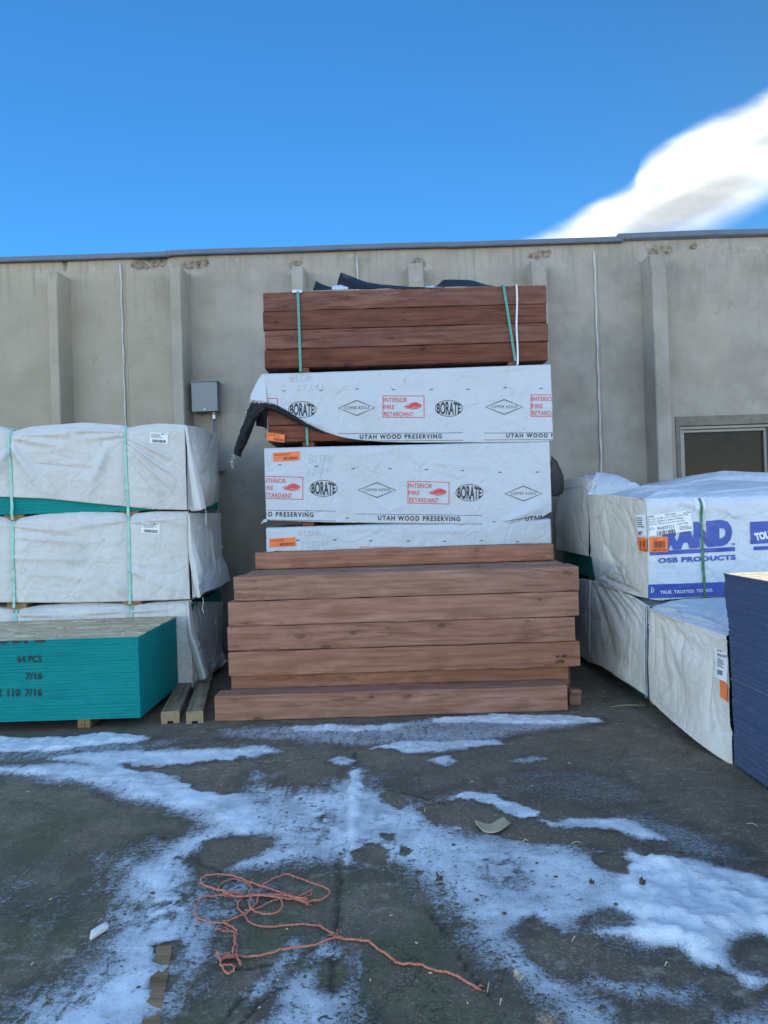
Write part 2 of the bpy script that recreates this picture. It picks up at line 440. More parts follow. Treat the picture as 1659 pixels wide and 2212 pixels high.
def wood(name, dark, mid, light, knots=1.0, rough=.75, grey=0.0):
    m, T, b = mat(name); c = coords(T)
    wob = T.noise(T.mapping(c, scale=(.55, 3, 3)), 1.4, 3, .5)
    grain = T.noise(T.mapping(c, scale=(.55, 17, 17)), 3.0, 8, .66, .15)
    fine = T.noise(T.mapping(c, scale=(5, 160, 160)), 2.4, 3, .6)
    # growth rings cut lengthwise
    sp = T.node('ShaderNodeSeparateXYZ'); T.put(sp.inputs[0], c)
    zz = T.math('ADD', T.math('MULTIPLY', sp.outputs[2], 90), T.math('ADD', T.math('MULTIPLY', wob, 34), T.math('MULTIPLY', sp.outputs[1], 60)))
    ring = T.math('ADD', T.math('MULTIPLY', T.math('SINE', zz), .5), .5)
    # knots
    kv = T.mapping(T.vadd(c, T.mix(1.0, T.noise(c, 9, 3, .5, color=True), (.05,.05,.05), 'MULTIPLY')), scale=(4.6, 0.001, 9.0))
    kd = T.vor(kv, 1.0); kr = T.vor(kv, 1.0, out='Color')
    ksz = T.node('ShaderNodeSeparateColor'); T.put(ksz.inputs[0], kr)
    rad = T.math('MULTIPLY', T.sstep(ksz.outputs[0], .25, 1.0), .20*knots)
    core = T.sstep(T.math('SUBTRACT', kd, rad), -.03, .02, 1, 0)
    core = T.math('MULTIPLY', core, T.math('GREATER_THAN', rad, .03))
    halo = T.math('MULTIPLY', T.sstep(T.math('SUBTRACT', kd, T.math('MULTIPLY', rad, 2.6)), -.12, .1, 1, 0), T.math('GREATER_THAN', rad, .03))
    krings = T.math('MULTIPLY', T.math('ADD', T.math('MULTIPLY', T.math('SINE', T.math('MULTIPLY', kd, 95)), .5), .5), halo)
    g = T.math('ADD', T.math('MULTIPLY', grain, .62), T.math('ADD', T.math('MULTIPLY', ring, .11), T.math('MULTIPLY', fine, .22)))
    col = T.ramp(g, [(.33, dark), (.48, mid), (.66, light)])
    pale = T.math('MULTIPLY', T.sstep(T.noise(T.mapping(c, scale=(2, 30, 30)), 5, 5, .7), .62, .78), T.sstep(T.noise(T.mapping(c, scale=(1.0, 5, 5)), 1.3, 3), .5, .65))
    col = T.mix(T.math('MULTIPLY', pale, .45), col, tuple(x*1.9 for x in light))
    col = T.mix(T.math('MULTIPLY', krings, .45), col, dark)
    col = T.mix(T.math('MULTIPLY', halo, .3), col, dark)
    col = T.mix(T.math('MULTIPLY', core, .65), col, tuple(x*.35 for x in dark))
    # dirt and weather blotches, drying cracks
    bl = T.noise(T.mapping(c, scale=(1.0, 2.2, 2.2)), 2.2, 5, .6)
    col = T.mix(T.sstep(bl, .45, .68, 0, .42), col, T.mix(.65, mid, dark))
    st = T.noise(T.mapping(c, scale=(.9, 9, 9)), 1.9, 4, .6)
    col = T.mix(T.sstep(st, .60, .72, 0, .38), col, tuple(x*.6 for x in dark))
    bl2 = T.noise(T.mapping(c, scale=(.7, 3.2, 3.2)), 3.3, 4, .6)
    col = T.mix(T.sstep(bl2, .5, .75, 0, .5), col, tuple(x*1.25 for x in light))
    ck = T.math('ABSOLUTE', T.math('SUBTRACT', T.noise(T.mapping(c, scale=(.55, 7, 7)), 2.1, 4, .55), .5))
    ck = T.math('MULTIPLY', T.sstep(ck, 0, .022, 1, 0), T.sstep(T.noise(T.mapping(c, scale=(.8, 2, 2)), 2.0, 2), .5, .60))
    col = T.mix(T.math('MULTIPLY', ck, .45), col, tuple(x*.25 for x in dark))
    rv = T.node('ShaderNodeObjectInfo').outputs['Random']
    hsv = T.node('ShaderNodeHueSaturation'); T.put(hsv.inputs['Color'], col)
    T.put(hsv.inputs['Value'], T.math('ADD', .82, T.math('MULTIPLY', rv, .36)))
    T.put(hsv.inputs['Saturation'], T.math('ADD', .9, T.math('MULTIPLY', T.math('FRACT', T.math('MULTIPLY', rv, 7.3)), .2)))
    T.put(b.inputs['Base Color'], hsv.outputs[0]); b.inputs['Roughness'].default_value = rough
    b.inputs['Specular IOR Level'].default_value = .25
    hh = T.math('SUBTRACT', T.math('ADD', T.math('MULTIPLY', grain, .7), T.math('MULTIPLY', fine, .5)), T.math('ADD', T.math('MULTIPLY', ck, 1.5), T.math('MULTIPLY', core, .3)))
    T.put(b.inputs['Normal'], T.bump(hh, .5, .004))
    return m
M = {}
M['wood_dark'] = wood('dark_stained_timber', (.095,.034,.021), (.158,.059,.038), (.215,.090,.060))
M['wood_pile'] = wood('weathered_brown_timber', (.21,.096,.058), (.315,.150,.098), (.395,.205,.145))
M['wood_grey'] = wood('grey_weathered_lumber', (.15,.10,.055), (.29,.205,.115), (.40,.30,.175), knots=.7)
M['wood_runner'] = wood('pale_lumber', (.16,.09,.045), (.30,.18,.09), (.42,.28,.16), knots=.6)
def endgrain(name, col):
    m, T, b = mat(name); c = coords(T)
    d = T.vadd(c, T.mix(1.0, T.noise(c, 7, 3, .5, color=True), (.05,.05,.05), 'MULTIPLY'))
    sp = T.node('ShaderNodeSeparateXYZ'); T.put(sp.inputs[0], d)
    rr = T.math('SQRT', T.math('ADD', T.math('POWER', sp.outputs[1], 2), T.math('POWER', sp.outputs[2], 2)))
    s = T.math('ADD', T.math('MULTIPLY', T.math('SINE', T.math('MULTIPLY', rr, 420)), .5), .5)
    n = T.noise(c, 40, 4)
    col_ = T.mix(T.math('MULTIPLY', s, .4), col, tuple(x*.6 for x in col))
    T.put(b.inputs['Base Color'], T.mix(T.sstep(n, .4, .7, 0, .5), col_, tuple(x*.55 for x in col))); b.inputs['Roughness'].default_value = .85
    return m
M['end_pile'] = endgrain('timber_end_grain', (.26,.13,.075))
M['end_dark'] = endgrain('dark_timber_end_grain', (.12,.055,.035))
M['end_grey'] = endgrain('lumber_end_grain', (.36,.26,.15))

def concrete():
    m, T, b = mat('board_marked_concrete'); c = coords(T, False)
    big = T.noise(c, .55, 5, .6); midn = T.noise(c, 2.8, 6, .62); fine = T.noise(c, 45, 5, .7)
    str_ = T.noise(T.mapping(c, scale=(5.5, 5.5, .35)), 1.6, 5, .6)
    sp = T.node('ShaderNodeSeparateXYZ'); T.put(sp.inputs[0], c)
    col = T.ramp(T.math('ADD', T.math('MULTIPLY', big, .5), T.math('MULTIPLY', midn, .5)), [(.38, (0.269,0.241,0.202)), (.5, (0.345,0.310,0.265)), (.62, (0.408,0.372,0.328))])
    col = T.mix(T.sstep(str_, .52, .76, 0, .32), col, (0.224,0.205,0.184))
    warm = T.noise(T.mapping(c, scale=(1.0,1.0,.6)), .9, 3)
    col = T.mix(T.sstep(warm, .45, .7, 0, .35), col, (0.404,0.349,0.260))
    col = T.mix(T.sstep(fine, .55, .8, 0, .35), col, (0.215,0.197,0.179))
    lft = T.sstep(T.math('ADD', sp.outputs[0], T.math('MULTIPLY', T.math('SUBTRACT', warm, .5), 2.5)), -3.2, -1.2, .55, 0)
    col = T.mix(lft, col, T.mix(midn, (0.380,0.319,0.218), (0.460,0.392,0.287)))
    # bug holes and dark spots
    v = T.vor(c, 7.0); v3 = T.noise(c, 1.7, 2)
    col = T.mix(T.math('MULTIPLY', T.sstep(v, .03, .055, 1, 0), T.sstep(v3, .52, .6)), col, (0.099,0.087,0.081))
    # rain streaks and efflorescence below the coping
    streak_ = T.noise(T.mapping(c, scale=(9, 9, .5)), 2.0, 5, .65)
    zt = T.sstep(sp.outputs[2], 3.5, 4.36)
    col = T.mix(T.math('MULTIPLY', T.math('MULTIPLY', T.sstep(streak_, .5, .68), zt), .45), col, (0.179,0.157,0.135))
    col = T.mix(T.math('MULTIPLY', T.sstep(T.noise(c, 5.5, 6, .7), .56, .66), T.sstep(sp.outputs[2], 4.05, 4.36, 0, .6)), col, (0.493,0.463,0.422))
    # hairline cracks
    cn = T.math('ABSOLUTE', T.math('SUBTRACT', T.noise(c, .8, 6, .6), .5))
    col = T.mix(T.math('MULTIPLY', T.sstep(cn, 0, .0022, 1, 0), T.sstep(T.noise(c, .7, 2), .52, .56, 0, .55)), col, (0.125,0.113,0.108))
    sa = T.attr('spall')
    col = T.mix(T.sstep(sa, .25, .6), col, T.ramp(T.noise(c, 22, 6, .75), [(.35, (0.090,0.074,0.059)), (.5, (0.269,0.227,0.179)), (.66, (0.430,0.384,0.323))]))
    T.put(b.inputs['Base Color'], col); b.inputs['Roughness'].default_value = .88; b.inputs['Specular IOR Level'].default_value = .2
    h = T.math('ADD', T.math('MULTIPLY', fine, .35), T.math('ADD', T.math('MULTIPLY', midn, .6), T.math('MULTIPLY', T.math('MULTIPLY', sa, T.noise(c, 30, 6, .8)), 4)))
    T.put(b.inputs['Normal'], T.bump(h, .35, .008))
    return m
M['concrete'] = concrete()

def wrap(name, base, dirt, stain=.35, weave=True, rough=.5, warm=None, crease=.55):
    m, T, b = mat(name); c = coords(T)
    big = T.noise(c, 2.3, 5, .6); sm = T.noise(c, 14, 5, .65)
    col = T.mix(T.sstep(big, .45, .75, 0, stain), base, dirt)
    sc = T.noise(T.mapping(c, scale=(1, 1, 1), rot=(.3,.7,.4)), 5.5, 8, .78, 1.2)
    col = T.mix(T.sstep(sc, .60, .74, 0, .5), col, tuple(x*.62 for x in dirt))
    col = T.mix(T.sstep(sm, .62, .8, 0, .3), col, tuple(x*.75 for x in dirt))
    v = T.vor(c, 13); col = T.mix(T.math('MULTIPLY', T.sstep(v, .02, .05, 1, 0), T.sstep(T.noise(c, 1.9, 2), .55, .62)), col, (.12,.11,.10))
    # thin dark creases and scuffs
    cr = T.math('ABSOLUTE', T.math('SUBTRACT', T.noise(T.mapping(c, rot=(.2,.4,.9)), 1.7, 4, .5), .5))
    col = T.mix(T.math('MULTIPLY', T.sstep(cr, 0, .0035, 1, 0), T.sstep(T.noise(c, 1.4, 2), .5, .58, 0, .4)), col, tuple(x*.5 for x in dirt))
    if warm: col = T.mix(T.sstep(T.noise(c, 1.1, 4, .6), .4, .65), col, warm)
    T.put(b.inputs['Base Color'], col); T.put(b.inputs['Roughness'], T.sstep(sm, .3, .7, rough-.1, rough+.12))
    b.inputs['Specular IOR Level'].default_value = .4
    cre = T.noise(c, 7, 5, .6, .8)
    crk = T.math('ABSOLUTE', T.math('SUBTRACT', cre, .5))
    vc = T.vor(T.vadd(c, T.mix(1.0, T.noise(c, 3, 3, .5, color=True), (.25,.25,.25), 'MULTIPLY')), 4.5, feature='DISTANCE_TO_EDGE')
    h = T.math('ADD', T.math('MULTIPLY', crk, 1.6), T.math('ADD', T.math('MULTIPLY', sm, .25), T.math('MULTIPLY', T.sstep(vc, 0, .12), .28)))
    if weave:
        wv = T.math('MULTIPLY', T.math('ADD', T.noise(T.mapping(c, scale=(2,2,260)), 1.5, 2), T.noise(T.mapping(c, scale=(260,260,2)), 1.5, 2)), .06)
        h = T.math('ADD', h, wv)
    big_ = T.vor(T.vadd(c, T.mix(1.0, T.noise(c, 1.7, 3, .5, color=True), (.5,.5,.5), 'MULTIPLY')), 2.1, feature='DISTANCE_TO_EDGE')
    h = T.math('ADD', h, T.math('MULTIPLY', T.sstep(big_, 0, .035), .30))
    T.put(b.inputs['Normal'], T.bump(h, crease, .022))
    return m
M['wrap_grey'] = wrap('woven_grey_white_wrap', (.60,.575,.545), (.45,.42,.38), .5, crease=.4)
M['wrap_white'] = wrap('white_lumber_wrap', (.52,.545,.585), (.44,.43,.41), .35, rough=.45, crease=.32)
M['wrap_beige'] = wrap('dirty_beige_wrap', (.70,.655,.60), (.52,.46,.38), .6, rough=.6, warm=(.60,.545,.46), crease=.4)
M['wrap_top'] = wrap('shade_toned_wrap_top', (.47,.50,.55), (.40,.40,.40), .3, rough=.45, crease=.35)  # sheet tops: darker, bluer copy with their skylit shade put into the colour
M['wrap_blueside'] = wrap('white_printed_wrap', (.60,.63,.67), (.48,.48,.48), .3, rough=.42)

def edges(name, dark, mid, light, sc=1.0):
    """painted edges of a pile of boards: fine horizontal lines, chips"""
    m, T, b = mat(name); c = coords(T, False)
    ln = T.noise(T.mapping(c, scale=(2.5, 2.5, 110)), 1.0, 4, .6, .15)
    ln2 = T.noise(T.mapping(c, scale=(10, 10, 60)), 3.0, 4, .7)
    big = T.noise(c, 1.6, 4, .6)
    g = T.math('ADD', T.math('MULTIPLY', ln, .5), T.math('ADD', T.math('MULTIPLY', ln2, .3), T.math('MULTIPLY', big, .2)))
    col = T.ramp(g, [(.28, dark), (.49, mid), (.72, light)])
    dk = T.math('MULTIPLY', T.sstep(T.noise(T.mapping(c, scale=(7, 7, 95)), 1.4, 5, .7), .60, .68), .75)
    col = T.mix(T.math('MULTIPLY', dk, sc), col, tuple(x*.35 for x in dark))
    sp = T.node('ShaderNodeSeparateXYZ'); T.put(sp.inputs[0], c)
    saw = T.math('PINGPONG', T.math('MULTIPLY', sp.outputs[2], 1/.0222), .5)
    col = T.mix(T.sstep(saw, .0, .09, .35*sc, 0), col, tuple(x*.4 for x in dark))
    T.put(b.inputs['Base Color'], col); b.inputs['Roughness'].default_value = .7; b.inputs['Specular IOR Level'].default_value = .15
    T.put(b.inputs['Normal'], T.bump(T.math('ADD', T.math('MULTIPLY', ln, 1.0), T.math('MULTIPLY', T.sstep(saw, 0, .12), .5)), .6, .004))
    return m
M['teal'] = edges('teal_painted_board_edges', (.003,.14,.14), (.003,.225,.215), (.012,.30,.28))
M['green'] = edges('green_painted_board_edges', (.01,.10,.075), (.015,.16,.12), (.03,.22,.17))
M['blue'] = edges('blue_painted_board_edges', (.038,.062,.125), (.052,.082,.165), (.075,.11,.205), .3)
def osb(name, a, b_, c_):
    m, T, b = mat(name); c = coords(T, False)
    n = T.noise(c, 4, 2, .5, color=True)
    f = T.vor(T.mapping(T.vadd(c, T.mix(1.0, n, (.15,.15,.15), 'MULTIPLY')), scale=(9, 34, 34), rot=(0,0,.4)), 1.0, out='Color')
    s = T.node('ShaderNodeSeparateColor'); T.put(s.inputs[0], f)
    f2 = T.vor(T.mapping(T.vadd(c, n), scale=(30, 10, 30), rot=(0,0,-.5)), 1.0, out='Color')
    s2 = T.node('ShaderNodeSeparateColor'); T.put(s2.inputs[0], f2)
    col = T.ramp(T.math('ADD', T.math('MULTIPLY', s.outputs[0], .6), T.math('MULTIPLY', s2.outputs[1], .4)), [(.2, a), (.55, b_), (.85, c_)])
    T.put(b.inputs['Base Color'], col); b.inputs['Roughness'].default_value = .95; b.inputs['Specular IOR Level'].default_value = .05
    T.put(b.inputs['Normal'], T.bump(s.outputs[0], .25, .002))
    return m
M['osb'] = osb('strand_board_face', (.38,.29,.17), (.54,.44,.28), (.64,.55,.39))

def asphalt():
    m, T, b = mat('worn_asphalt'); c = coords(T, False)
    ag = T.vor(c, 150, out='Color'); sp = T.node('ShaderNodeSeparateColor'); T.put(sp.inputs[0], ag)
    big = T.noise(c, .9, 5, .6); md = T.noise(c, 5, 6, .65); fine = T.noise(c, 90, 4, .7)
    col = T.ramp(T.math('ADD', T.math('MULTIPLY', big, .5), T.math('MULTIPLY', md, .5)), [(.32, (0.101,0.077,0.053)), (.5, (0.158,0.119,0.080)), (.68, (0.224,0.168,0.111))])
    col = T.mix(T.sstep(sp.outputs[0], .80, .97, 0, .55), col, (0.432,0.318,0.202))
    col = T.mix(T.sstep(sp.outputs[1], .7, .95, 0, .4), col, (0.076,0.057,0.040))
    moss = T.math('MULTIPLY', T.attr('moss'), T.sstep(T.noise(c, 3.2, 5, .65), .38, .62))
    col = T.mix(T.math('MULTIPLY', moss, .8), col, T.mix(T.sstep(fine, .4, .6), (0.066,0.069,0.028), (0.127,0.119,0.053)))
    wet = T.math('MULTIPLY', T.attr('wet'), T.sstep(T.noise(c, 4.5, 5, .6), .34, .56))
    col = T.mix(T.math('MULTIPLY', wet, .8), col, (0.072,0.054,0.037))
    ck = T.attr('crack')
    nat = T.vor(T.vadd(c, T.mix(1.0, T.noise(c, 5, 5, .65, color=True), (1.145,0.921,0.693), 'MULTIPLY')), 1.15, feature='DISTANCE_TO_EDGE')
    nc = T.math('MULTIPLY', T.sstep(nat, .002, .011, 1, 0), T.math('MULTIPLY', T.sstep(T.noise(c, .8, 3), .46, .56), T.attr('near')))
    ck = T.math('MAXIMUM', ck, T.math('MULTIPLY', nc, .8))
    col = T.mix(T.math('MULTIPLY', ck, .85), col, (0.041,0.033,0.020))
    # pale salt film
    film = T.math('MULTIPLY', T.attr('film'), T.sstep(T.noise(T.mapping(c, scale=(1,1.6,1)), 11, 7, .72), .50, .72))
    col = T.mix(T.math('MULTIPLY', film, .3), col, (0.917,0.779,0.617))
    T.put(b.inputs['Base Color'], col)
    T.put(b.inputs['Roughness'], T.math('SUBTRACT', .84, T.math('MULTIPLY', wet, .22))); b.inputs['Specular IOR Level'].default_value = .35
    h = T.math('SUBTRACT', T.math('ADD', T.math('MULTIPLY', sp.outputs[0], .35), T.math('ADD', T.math('MULTIPLY', md, .9), T.math('MULTIPLY', fine, .4))), T.math('MULTIPLY', ck, 2.2))
    T.put(b.inputs['Normal'], T.bump(h, .6, .008))
    return m
M['asphalt'] = asphalt()
def snowmat():
    m, T, b = mat('thin_dirty_snow'); c = coords(T, False)
    d = T.attr('dens'); ic = T.attr('icy')
    n1_ = T.noise(T.mapping(c, scale=(1, 1, .3)), 8, 6, .68); n2_ = T.noise(T.mapping(c, scale=(1,1,.3)), 52, 4, .7, .6); n3_ = T.noise(c, 150, 3, .6)
    mixn = T.math('ADD', T.math('MULTIPLY', n1_, .34), T.math('ADD', T.math('MULTIPLY', n2_, .44), T.math('MULTIPLY', n3_, .22)))
    thin_holes = T.math('MULTIPLY', T.math('SUBTRACT', 1, T.attr('thk')), T.math('MULTIPLY', T.sstep(T.noise(T.mapping(c, scale=(1,1.3,.3)), 30, 5, .7, .8), .53, .66), .75))
    cov = T.sstep(T.math('SUBTRACT', T.math('ADD', T.math('MULTIPLY', T.math('SUBTRACT', mixn, .5), 3.0), d), T.math('MULTIPLY', thin_holes, .55)), .20, .78)
    dirtn = T.noise(c, 20, 7, .75)
    tk = T.attr('thk')
    patch = T.noise(T.mapping(c, scale=(1,1.5,.3)), 3.4, 6, .68)
    base = T.mix(tk, T.mix(T.sstep(patch, .36, .64), (.42,.425,.435), (.72,.73,.74)), (.76,.77,.78))
    col = T.mix(T.sstep(dirtn, .52, .72, 0, .55), base, (.36,.32,.27))
    thin = T.sstep(d, .45, .95)
    col = T.mix(T.math('MULTIPLY', T.math('SUBTRACT', 1, thin), T.sstep(n2_, .40, .62, .15, .8)), col, (.30,.30,.30))
    spk = T.vor(c, 24); col = T.mix(T.math('MULTIPLY', T.sstep(spk, .05, .09, 1, 0), T.sstep(T.noise(c, 3.3, 2), .55, .62)), col, (.07,.05,.035))
    col = T.mix(T.math('MULTIPLY', ic, T.sstep(n1_, .40, .60)), col, (.17,.165,.16))
    T.put(b.inputs['Base Color'], col)
    T.put(b.inputs['Roughness'], T.math('SUBTRACT', .78, T.math('MULTIPLY', ic, .45))); b.inputs['Specular IOR Level'].default_value = .3
    b.inputs['Subsurface Weight'].default_value = 0.0
    T.put(b.inputs['Normal'], T.bump(T.math('ADD', T.math('MULTIPLY', n1_, 1.2), T.math('ADD', T.math('MULTIPLY', n2_, .5), T.math('MULTIPLY', n3_, .22))), .55, .014))
    tr = T.node('ShaderNodeBsdfTransparent'); mx = T.node('ShaderNodeMixShader')
    T.put(mx.inputs[0], cov); T.l.new(tr.outputs[0], mx.inputs[1]); T.l.new(b.outputs[0], mx.inputs[2])
    T.l.new(mx.outputs[0], T.n['Material Output'].inputs['Surface'])
    return m
M['snow'] = snowmat()
M['strap_green'] = simple('mint_plastic_strap', (.27,.55,.45), .35, 0, .12, 25)
M['strap_dkgreen'] = simple('green_plastic_strap', (.05,.17,.09), .35, 0, .15, 25)
M['strap_teal'] = simple('faded_green_strap', (.06,.28,.22), .4, 0, .15, 25)
M['strap_white'] = simple('white_plastic_strap', (.66,.66,.70), .4, 0, .1, 25)
M['card_white'] = simple('white_card', (.74,.73,.75), .6, 0, .05, 20)
M['tag_orange'] = simple('orange_tag_paper', (.86,.19,.045), .6, 0, .10, 18)
M['paper'] = simple('sticker_paper', (.78,.78,.77), .5, 0, .04, 10)
M['ink'] = simple('black_ink', (.018,.018,.022), .5, 0, .2, 60)
M['ink_grey'] = simple('pencil_marks', (.43,.45,.48), .6, 0, .2, 60)
M['ink_tag'] = simple('ink_on_orange', (.20,.035,.015), .6, 0, .2, 60)
M['ink_red'] = simple('red_ink', (.58,.045,.045), .5, 0, .1, 60)
M['ink_blue'] = simple('blue_ink', (.045,.085,.36), .45, 0, .12, 9)
M['ink_stencil'] = simple('stencil_ink', (.012,.022,.022), .7, 0, .4, 120)
M['black_plastic'] = simple('black_polythene', (.010,.010,.011), .55, 0, .4, 10, .2)
M['black_plastic'].node_tree.nodes['Principled BSDF'].inputs['Specular IOR Level'].default_value = .2
M['metal_grey'] = simple('grey_painted_steel', (.19,.205,.215), .42, .0, .08, 6)
M['galv'] = simple('galvanised_steel', (.46,.47,.48), .38, .8, .12, 20)
M['coping'] = simple('grey_coping_metal', (.115,.14,.18), .5, .2, .12, 5)
M['sealant'] = simple('pale_sealant', (.50,.49,.47), .7, 0, .1, 8)
M['header'] = simple('brown_grey_render', (.17,.15,.12), .8, 0, .2, 9, .3)
M['alu'] = simple('bronze_window_frame', (.25,.235,.22), .45, .3, .1, 10)
M['rope'] = simple('faded_orange_twine', (.62,.20,.12), .75, 0, .18, 60, .6)
M['cardboard'] = simple('tan_cardboard', (.42,.33,.21), .8, 0, .12, 10, .1)
M['pvc'] = simple('white_pipe', (.70,.68,.62), .45, 0, .08, 15)
M['straw'] = simple('dry_straw', (.52,.42,.24), .8, 0, .2, 50)
M['leafm'] = simple('dry_leaf', (.10,.055,.03), .8, 0, .3, 40)
M['roofm'] = simple('grey_roof_felt', (.2,.2,.2), .9, 0, .2, 2)
M['fray'] = simple('frayed_white_fibre', (.66,.66,.67), .7, 0, .1, 40)
gm, T, b = mat('dusty_window_glass'); c = coords(T, False)
dn = T.noise(c, 4, 5, .6)
T.put(b.inputs['Base Color'], T.mix(T.sstep(dn, .35, .7), (.014,.012,.010), (.030,.026,.022))); b.inputs['Roughness'].default_value = .08
T.put(b.inputs['Roughness'], T.sstep(dn, .4, .7, .04, .25)); b.inputs['Specular IOR Level'].default_value = .12
M['glass'] = gm

# ------------------------------------------------------------------ ground and snow
GX0, GX1, GY0, GY1, GS = -3.4, 3.4, 1.5, 6.6, 0.0145
nx = int((GX1-GX0)/GS)+1; ny = int((GY1-GY0)/GS)+1
gx = np.linspace(GX0, GX1, nx); gy = np.linspace(GY0, GY1, ny)
XX, YY = np.meshgrid(gx, gy)
# a little wander so that drawn outlines get natural edges
WX = XX+.11*(fbm(XX*3.1, YY*3.1, 3, 5)-.5)+.05*(fbm(XX*13, YY*13, 4, 4)-.5)
WY = YY+.16*(fbm(XX*3.1, YY*3.1, 8, 5)-.5)+.06*(fbm(XX*13, YY*13, 9, 4)-.5)
def sdpoly(pts, X, Y):
    q = [G(*p) for p in pts]; n = len(q); d = np.full(X.shape, 1e9); ins = np.zeros(X.shape, bool)
    for i in range(n):
        ax, ay = q[i].x, q[i].y; bx, by = q[(i+1) % n].x, q[(i+1) % n].y
        ex, ey = bx-ax, by-ay; t = np.clip(((X-ax)*ex+(Y-ay)*ey)/(ex*ex+ey*ey+1e-12), 0, 1)
        d = np.minimum(d, np.hypot(X-ax-t*ex, Y-ay-t*ey))
        if abs(ey) > 1e-9:
            ins ^= ((ay > Y) != (by > Y)) & (X < (bx-ax)*(Y-ay)/ey+ax)
    return np.where(ins, -d, d)
def sdline(pts, X, Y):
    q = [G(*p) for p in pts]; d = np.full(X.shape, 1e9)
    for a, b in zip(q, q[1:]):
        ex, ey = b.x-a.x, b.y-a.y; t = np.clip(((X-a.x)*ex+(Y-a.y)*ey)/(ex*ex+ey*ey+1e-12), 0, 1)
        d = np.minimum(d, np.hypot(X-a.x-t*ex, Y-a.y-t*ey))
    return d
def smooth(e0, e1, x):
    t = np.clip((x-e0)/(e1-e0), 0, 1); return t*t*(3-2*t)
dens = np.zeros(XX.shape); icy = np.zeros(XX.shape); thick = np.zeros(XX.shape)
def add_snow(pts, level, inner, outer, th=.006, ice=0.0):
    global dens, icy, thick
    if level < .95: inner, outer, level = inner*1.3, outer*1.9+.02, min(1.0, level*1.10)
    k = smooth(outer, -inner, sdpoly(pts, WX, WY))*level
    icy = np.where(k > dens, ice, icy); dens = np.maximum(dens, k); thick = np.maximum(thick, k*th)
def cut_snow(pts, inner, outer, keep=0.0):
    global dens, thick
    k = smooth(outer, -inner, sdpoly(pts, WX, WY))
    dens = dens*(1-k*(1-keep)); thick = thick*(1-k)
# ice ridge in front of the beams
add_snow([(455,1583),(520,1568),(640,1563),(800,1566),(900,1556),(1000,1549),(1100,1547),(1220,1546),(1290,1553),(1308,1560),(1240,1574),(1130,1586),(1060,1604),(930,1618),(800,1612),(690,1606),(560,1600),(480,1598)], .60, .08, .05, .02, .45)
add_snow([(930,1553),(1000,1549),(1100,1546),(1220,1545),(1290,1553),(1306,1560),(1230,1567),(1120,1569),(1000,1566),(930,1563)], .95, .05, .06, .022, .2)
add_snow([(640,1568),(700,1564),(780,1570),(900,1566),(860,1580),(740,1584),(640,1580)], .8, .04, .05, .03, .25)
add_snow([(800,1618),(860,1608),(960,1604),(1080,1598),(1090,1606),(960,1620),(880,1624)], .85, .02, .03, .015, .2)
add_snow([(715,1641),(735,1634),(768,1642),(745,1648)], .8, .01, .03)
add_snow([(925,1641),(950,1634),(975,1641),(952,1649)], .7, .01, .03)
add_snow([(1110,1643),(1140,1639),(1170,1642),(1140,1649)], .6, .01, .03)
# bands on the left
add_snow([(-420,1606),(0,1596),(120,1590),(237,1585),(300,1591),(320,1598),(262,1610),(120,1622),(0,1628),(-420,1640)], .95, .05, .05, .025, .1)
add_snow([(-420,1635),(0,1618),(140,1612),(290,1603),(400,1600),(300,1625),(120,1640),(0,1646),(-400,1668)], .55, .08, .08, .01, .35)
add_snow([(120,1636),(240,1624),(420,1625),(575,1618),(590,1621),(555,1634),(470,1644),(420,1653),(300,1652),(220,1655)], .9, .03, .05, .012)
add_snow([(-420,1700),(-100,1672),(0,1663),(120,1655),(260,1650),(330,1657),(400,1672),(470,1690),(520,1712),(560,1735),(590,1760),(560,1790),(520,1800),(470,1785),(400,1752),(330,1728),(250,1704),(180,1685),(80,1674),(0,1676),(-100,1690),(-420,1740)], .92, .07, .10, .014)
# the bright sweep turning back to the left
add_snow([(430,1760),(520,1740),(600,1750),(620,1800),(560,1815),(500,1815),(450,1840),(418,1870),(415,1900),(440,1940),(455,1990),(440,2030),(420,2080),(370,2140),(330,2230),(300,2360),(60,2360),(60,2230),(150,2170),(215,2110),(245,2050),(265,1990),(255,1920),(280,1880),(370,1830),(440,1800)], .90, .16, .12, .019)
add_snow([(180,1870),(300,1830),(420,1810),(440,1860),(380,1930),(300,1960),(220,1930)], .52, .12, .12, .004)
add_snow([(-150,2230),(40,2190),(140,2130),(230,2060),(330,2050),(330,2230),(280,2400),(-250,2400)], .66, .14, .12, .005)
cut_snow([(270,1650),(335,1662),(430,1655),(520,1640),(580,1643),(570,1668),(545,1690),(530,1712),(500,1716),(450,1708),(400,1690),(340,1674)], .03, .05)
# centre
add_snow([(545,1735),(540,1705),(565,1668),(585,1668),(590,1700),(640,1706),(700,1700),(740,1672),(760,1658),(775,1665),(800,1700),(850,1722),(880,1738),(935,1738),(985,1724),(1020,1718),(1060,1722),(960,1750),(930,1765),(985,1778),(1070,1800),(1150,1810),(1230,1822),(1290,1850),(1330,1880),(1400,1960),(1400,2030),(1250,2020),(1130,2030),(1140,2060),(1180,2110),(1280,2150),(1330,2190),(1370,2260),(1400,2420),(1250,2420),(1215,2230),(1170,2170),(1110,2120),(1045,2080),(1010,2040),(985,1990),(940,1940),(890,1890),(840,1868),(760,1872),(690,1862),(640,1875),(560,1880),(500,1893),(470,1880),(520,1850),(580,1820),(560,1790)], .80, .13, .09, .010)
add_snow([(600,1760),(740,1710),(780,1720),(900,1760),(1000,1800),(1150,1830),(1250,1860),(1150,1900),(1000,1890),(880,1850),(740,1850),(620,1800)], .88, .2, .1, .012)
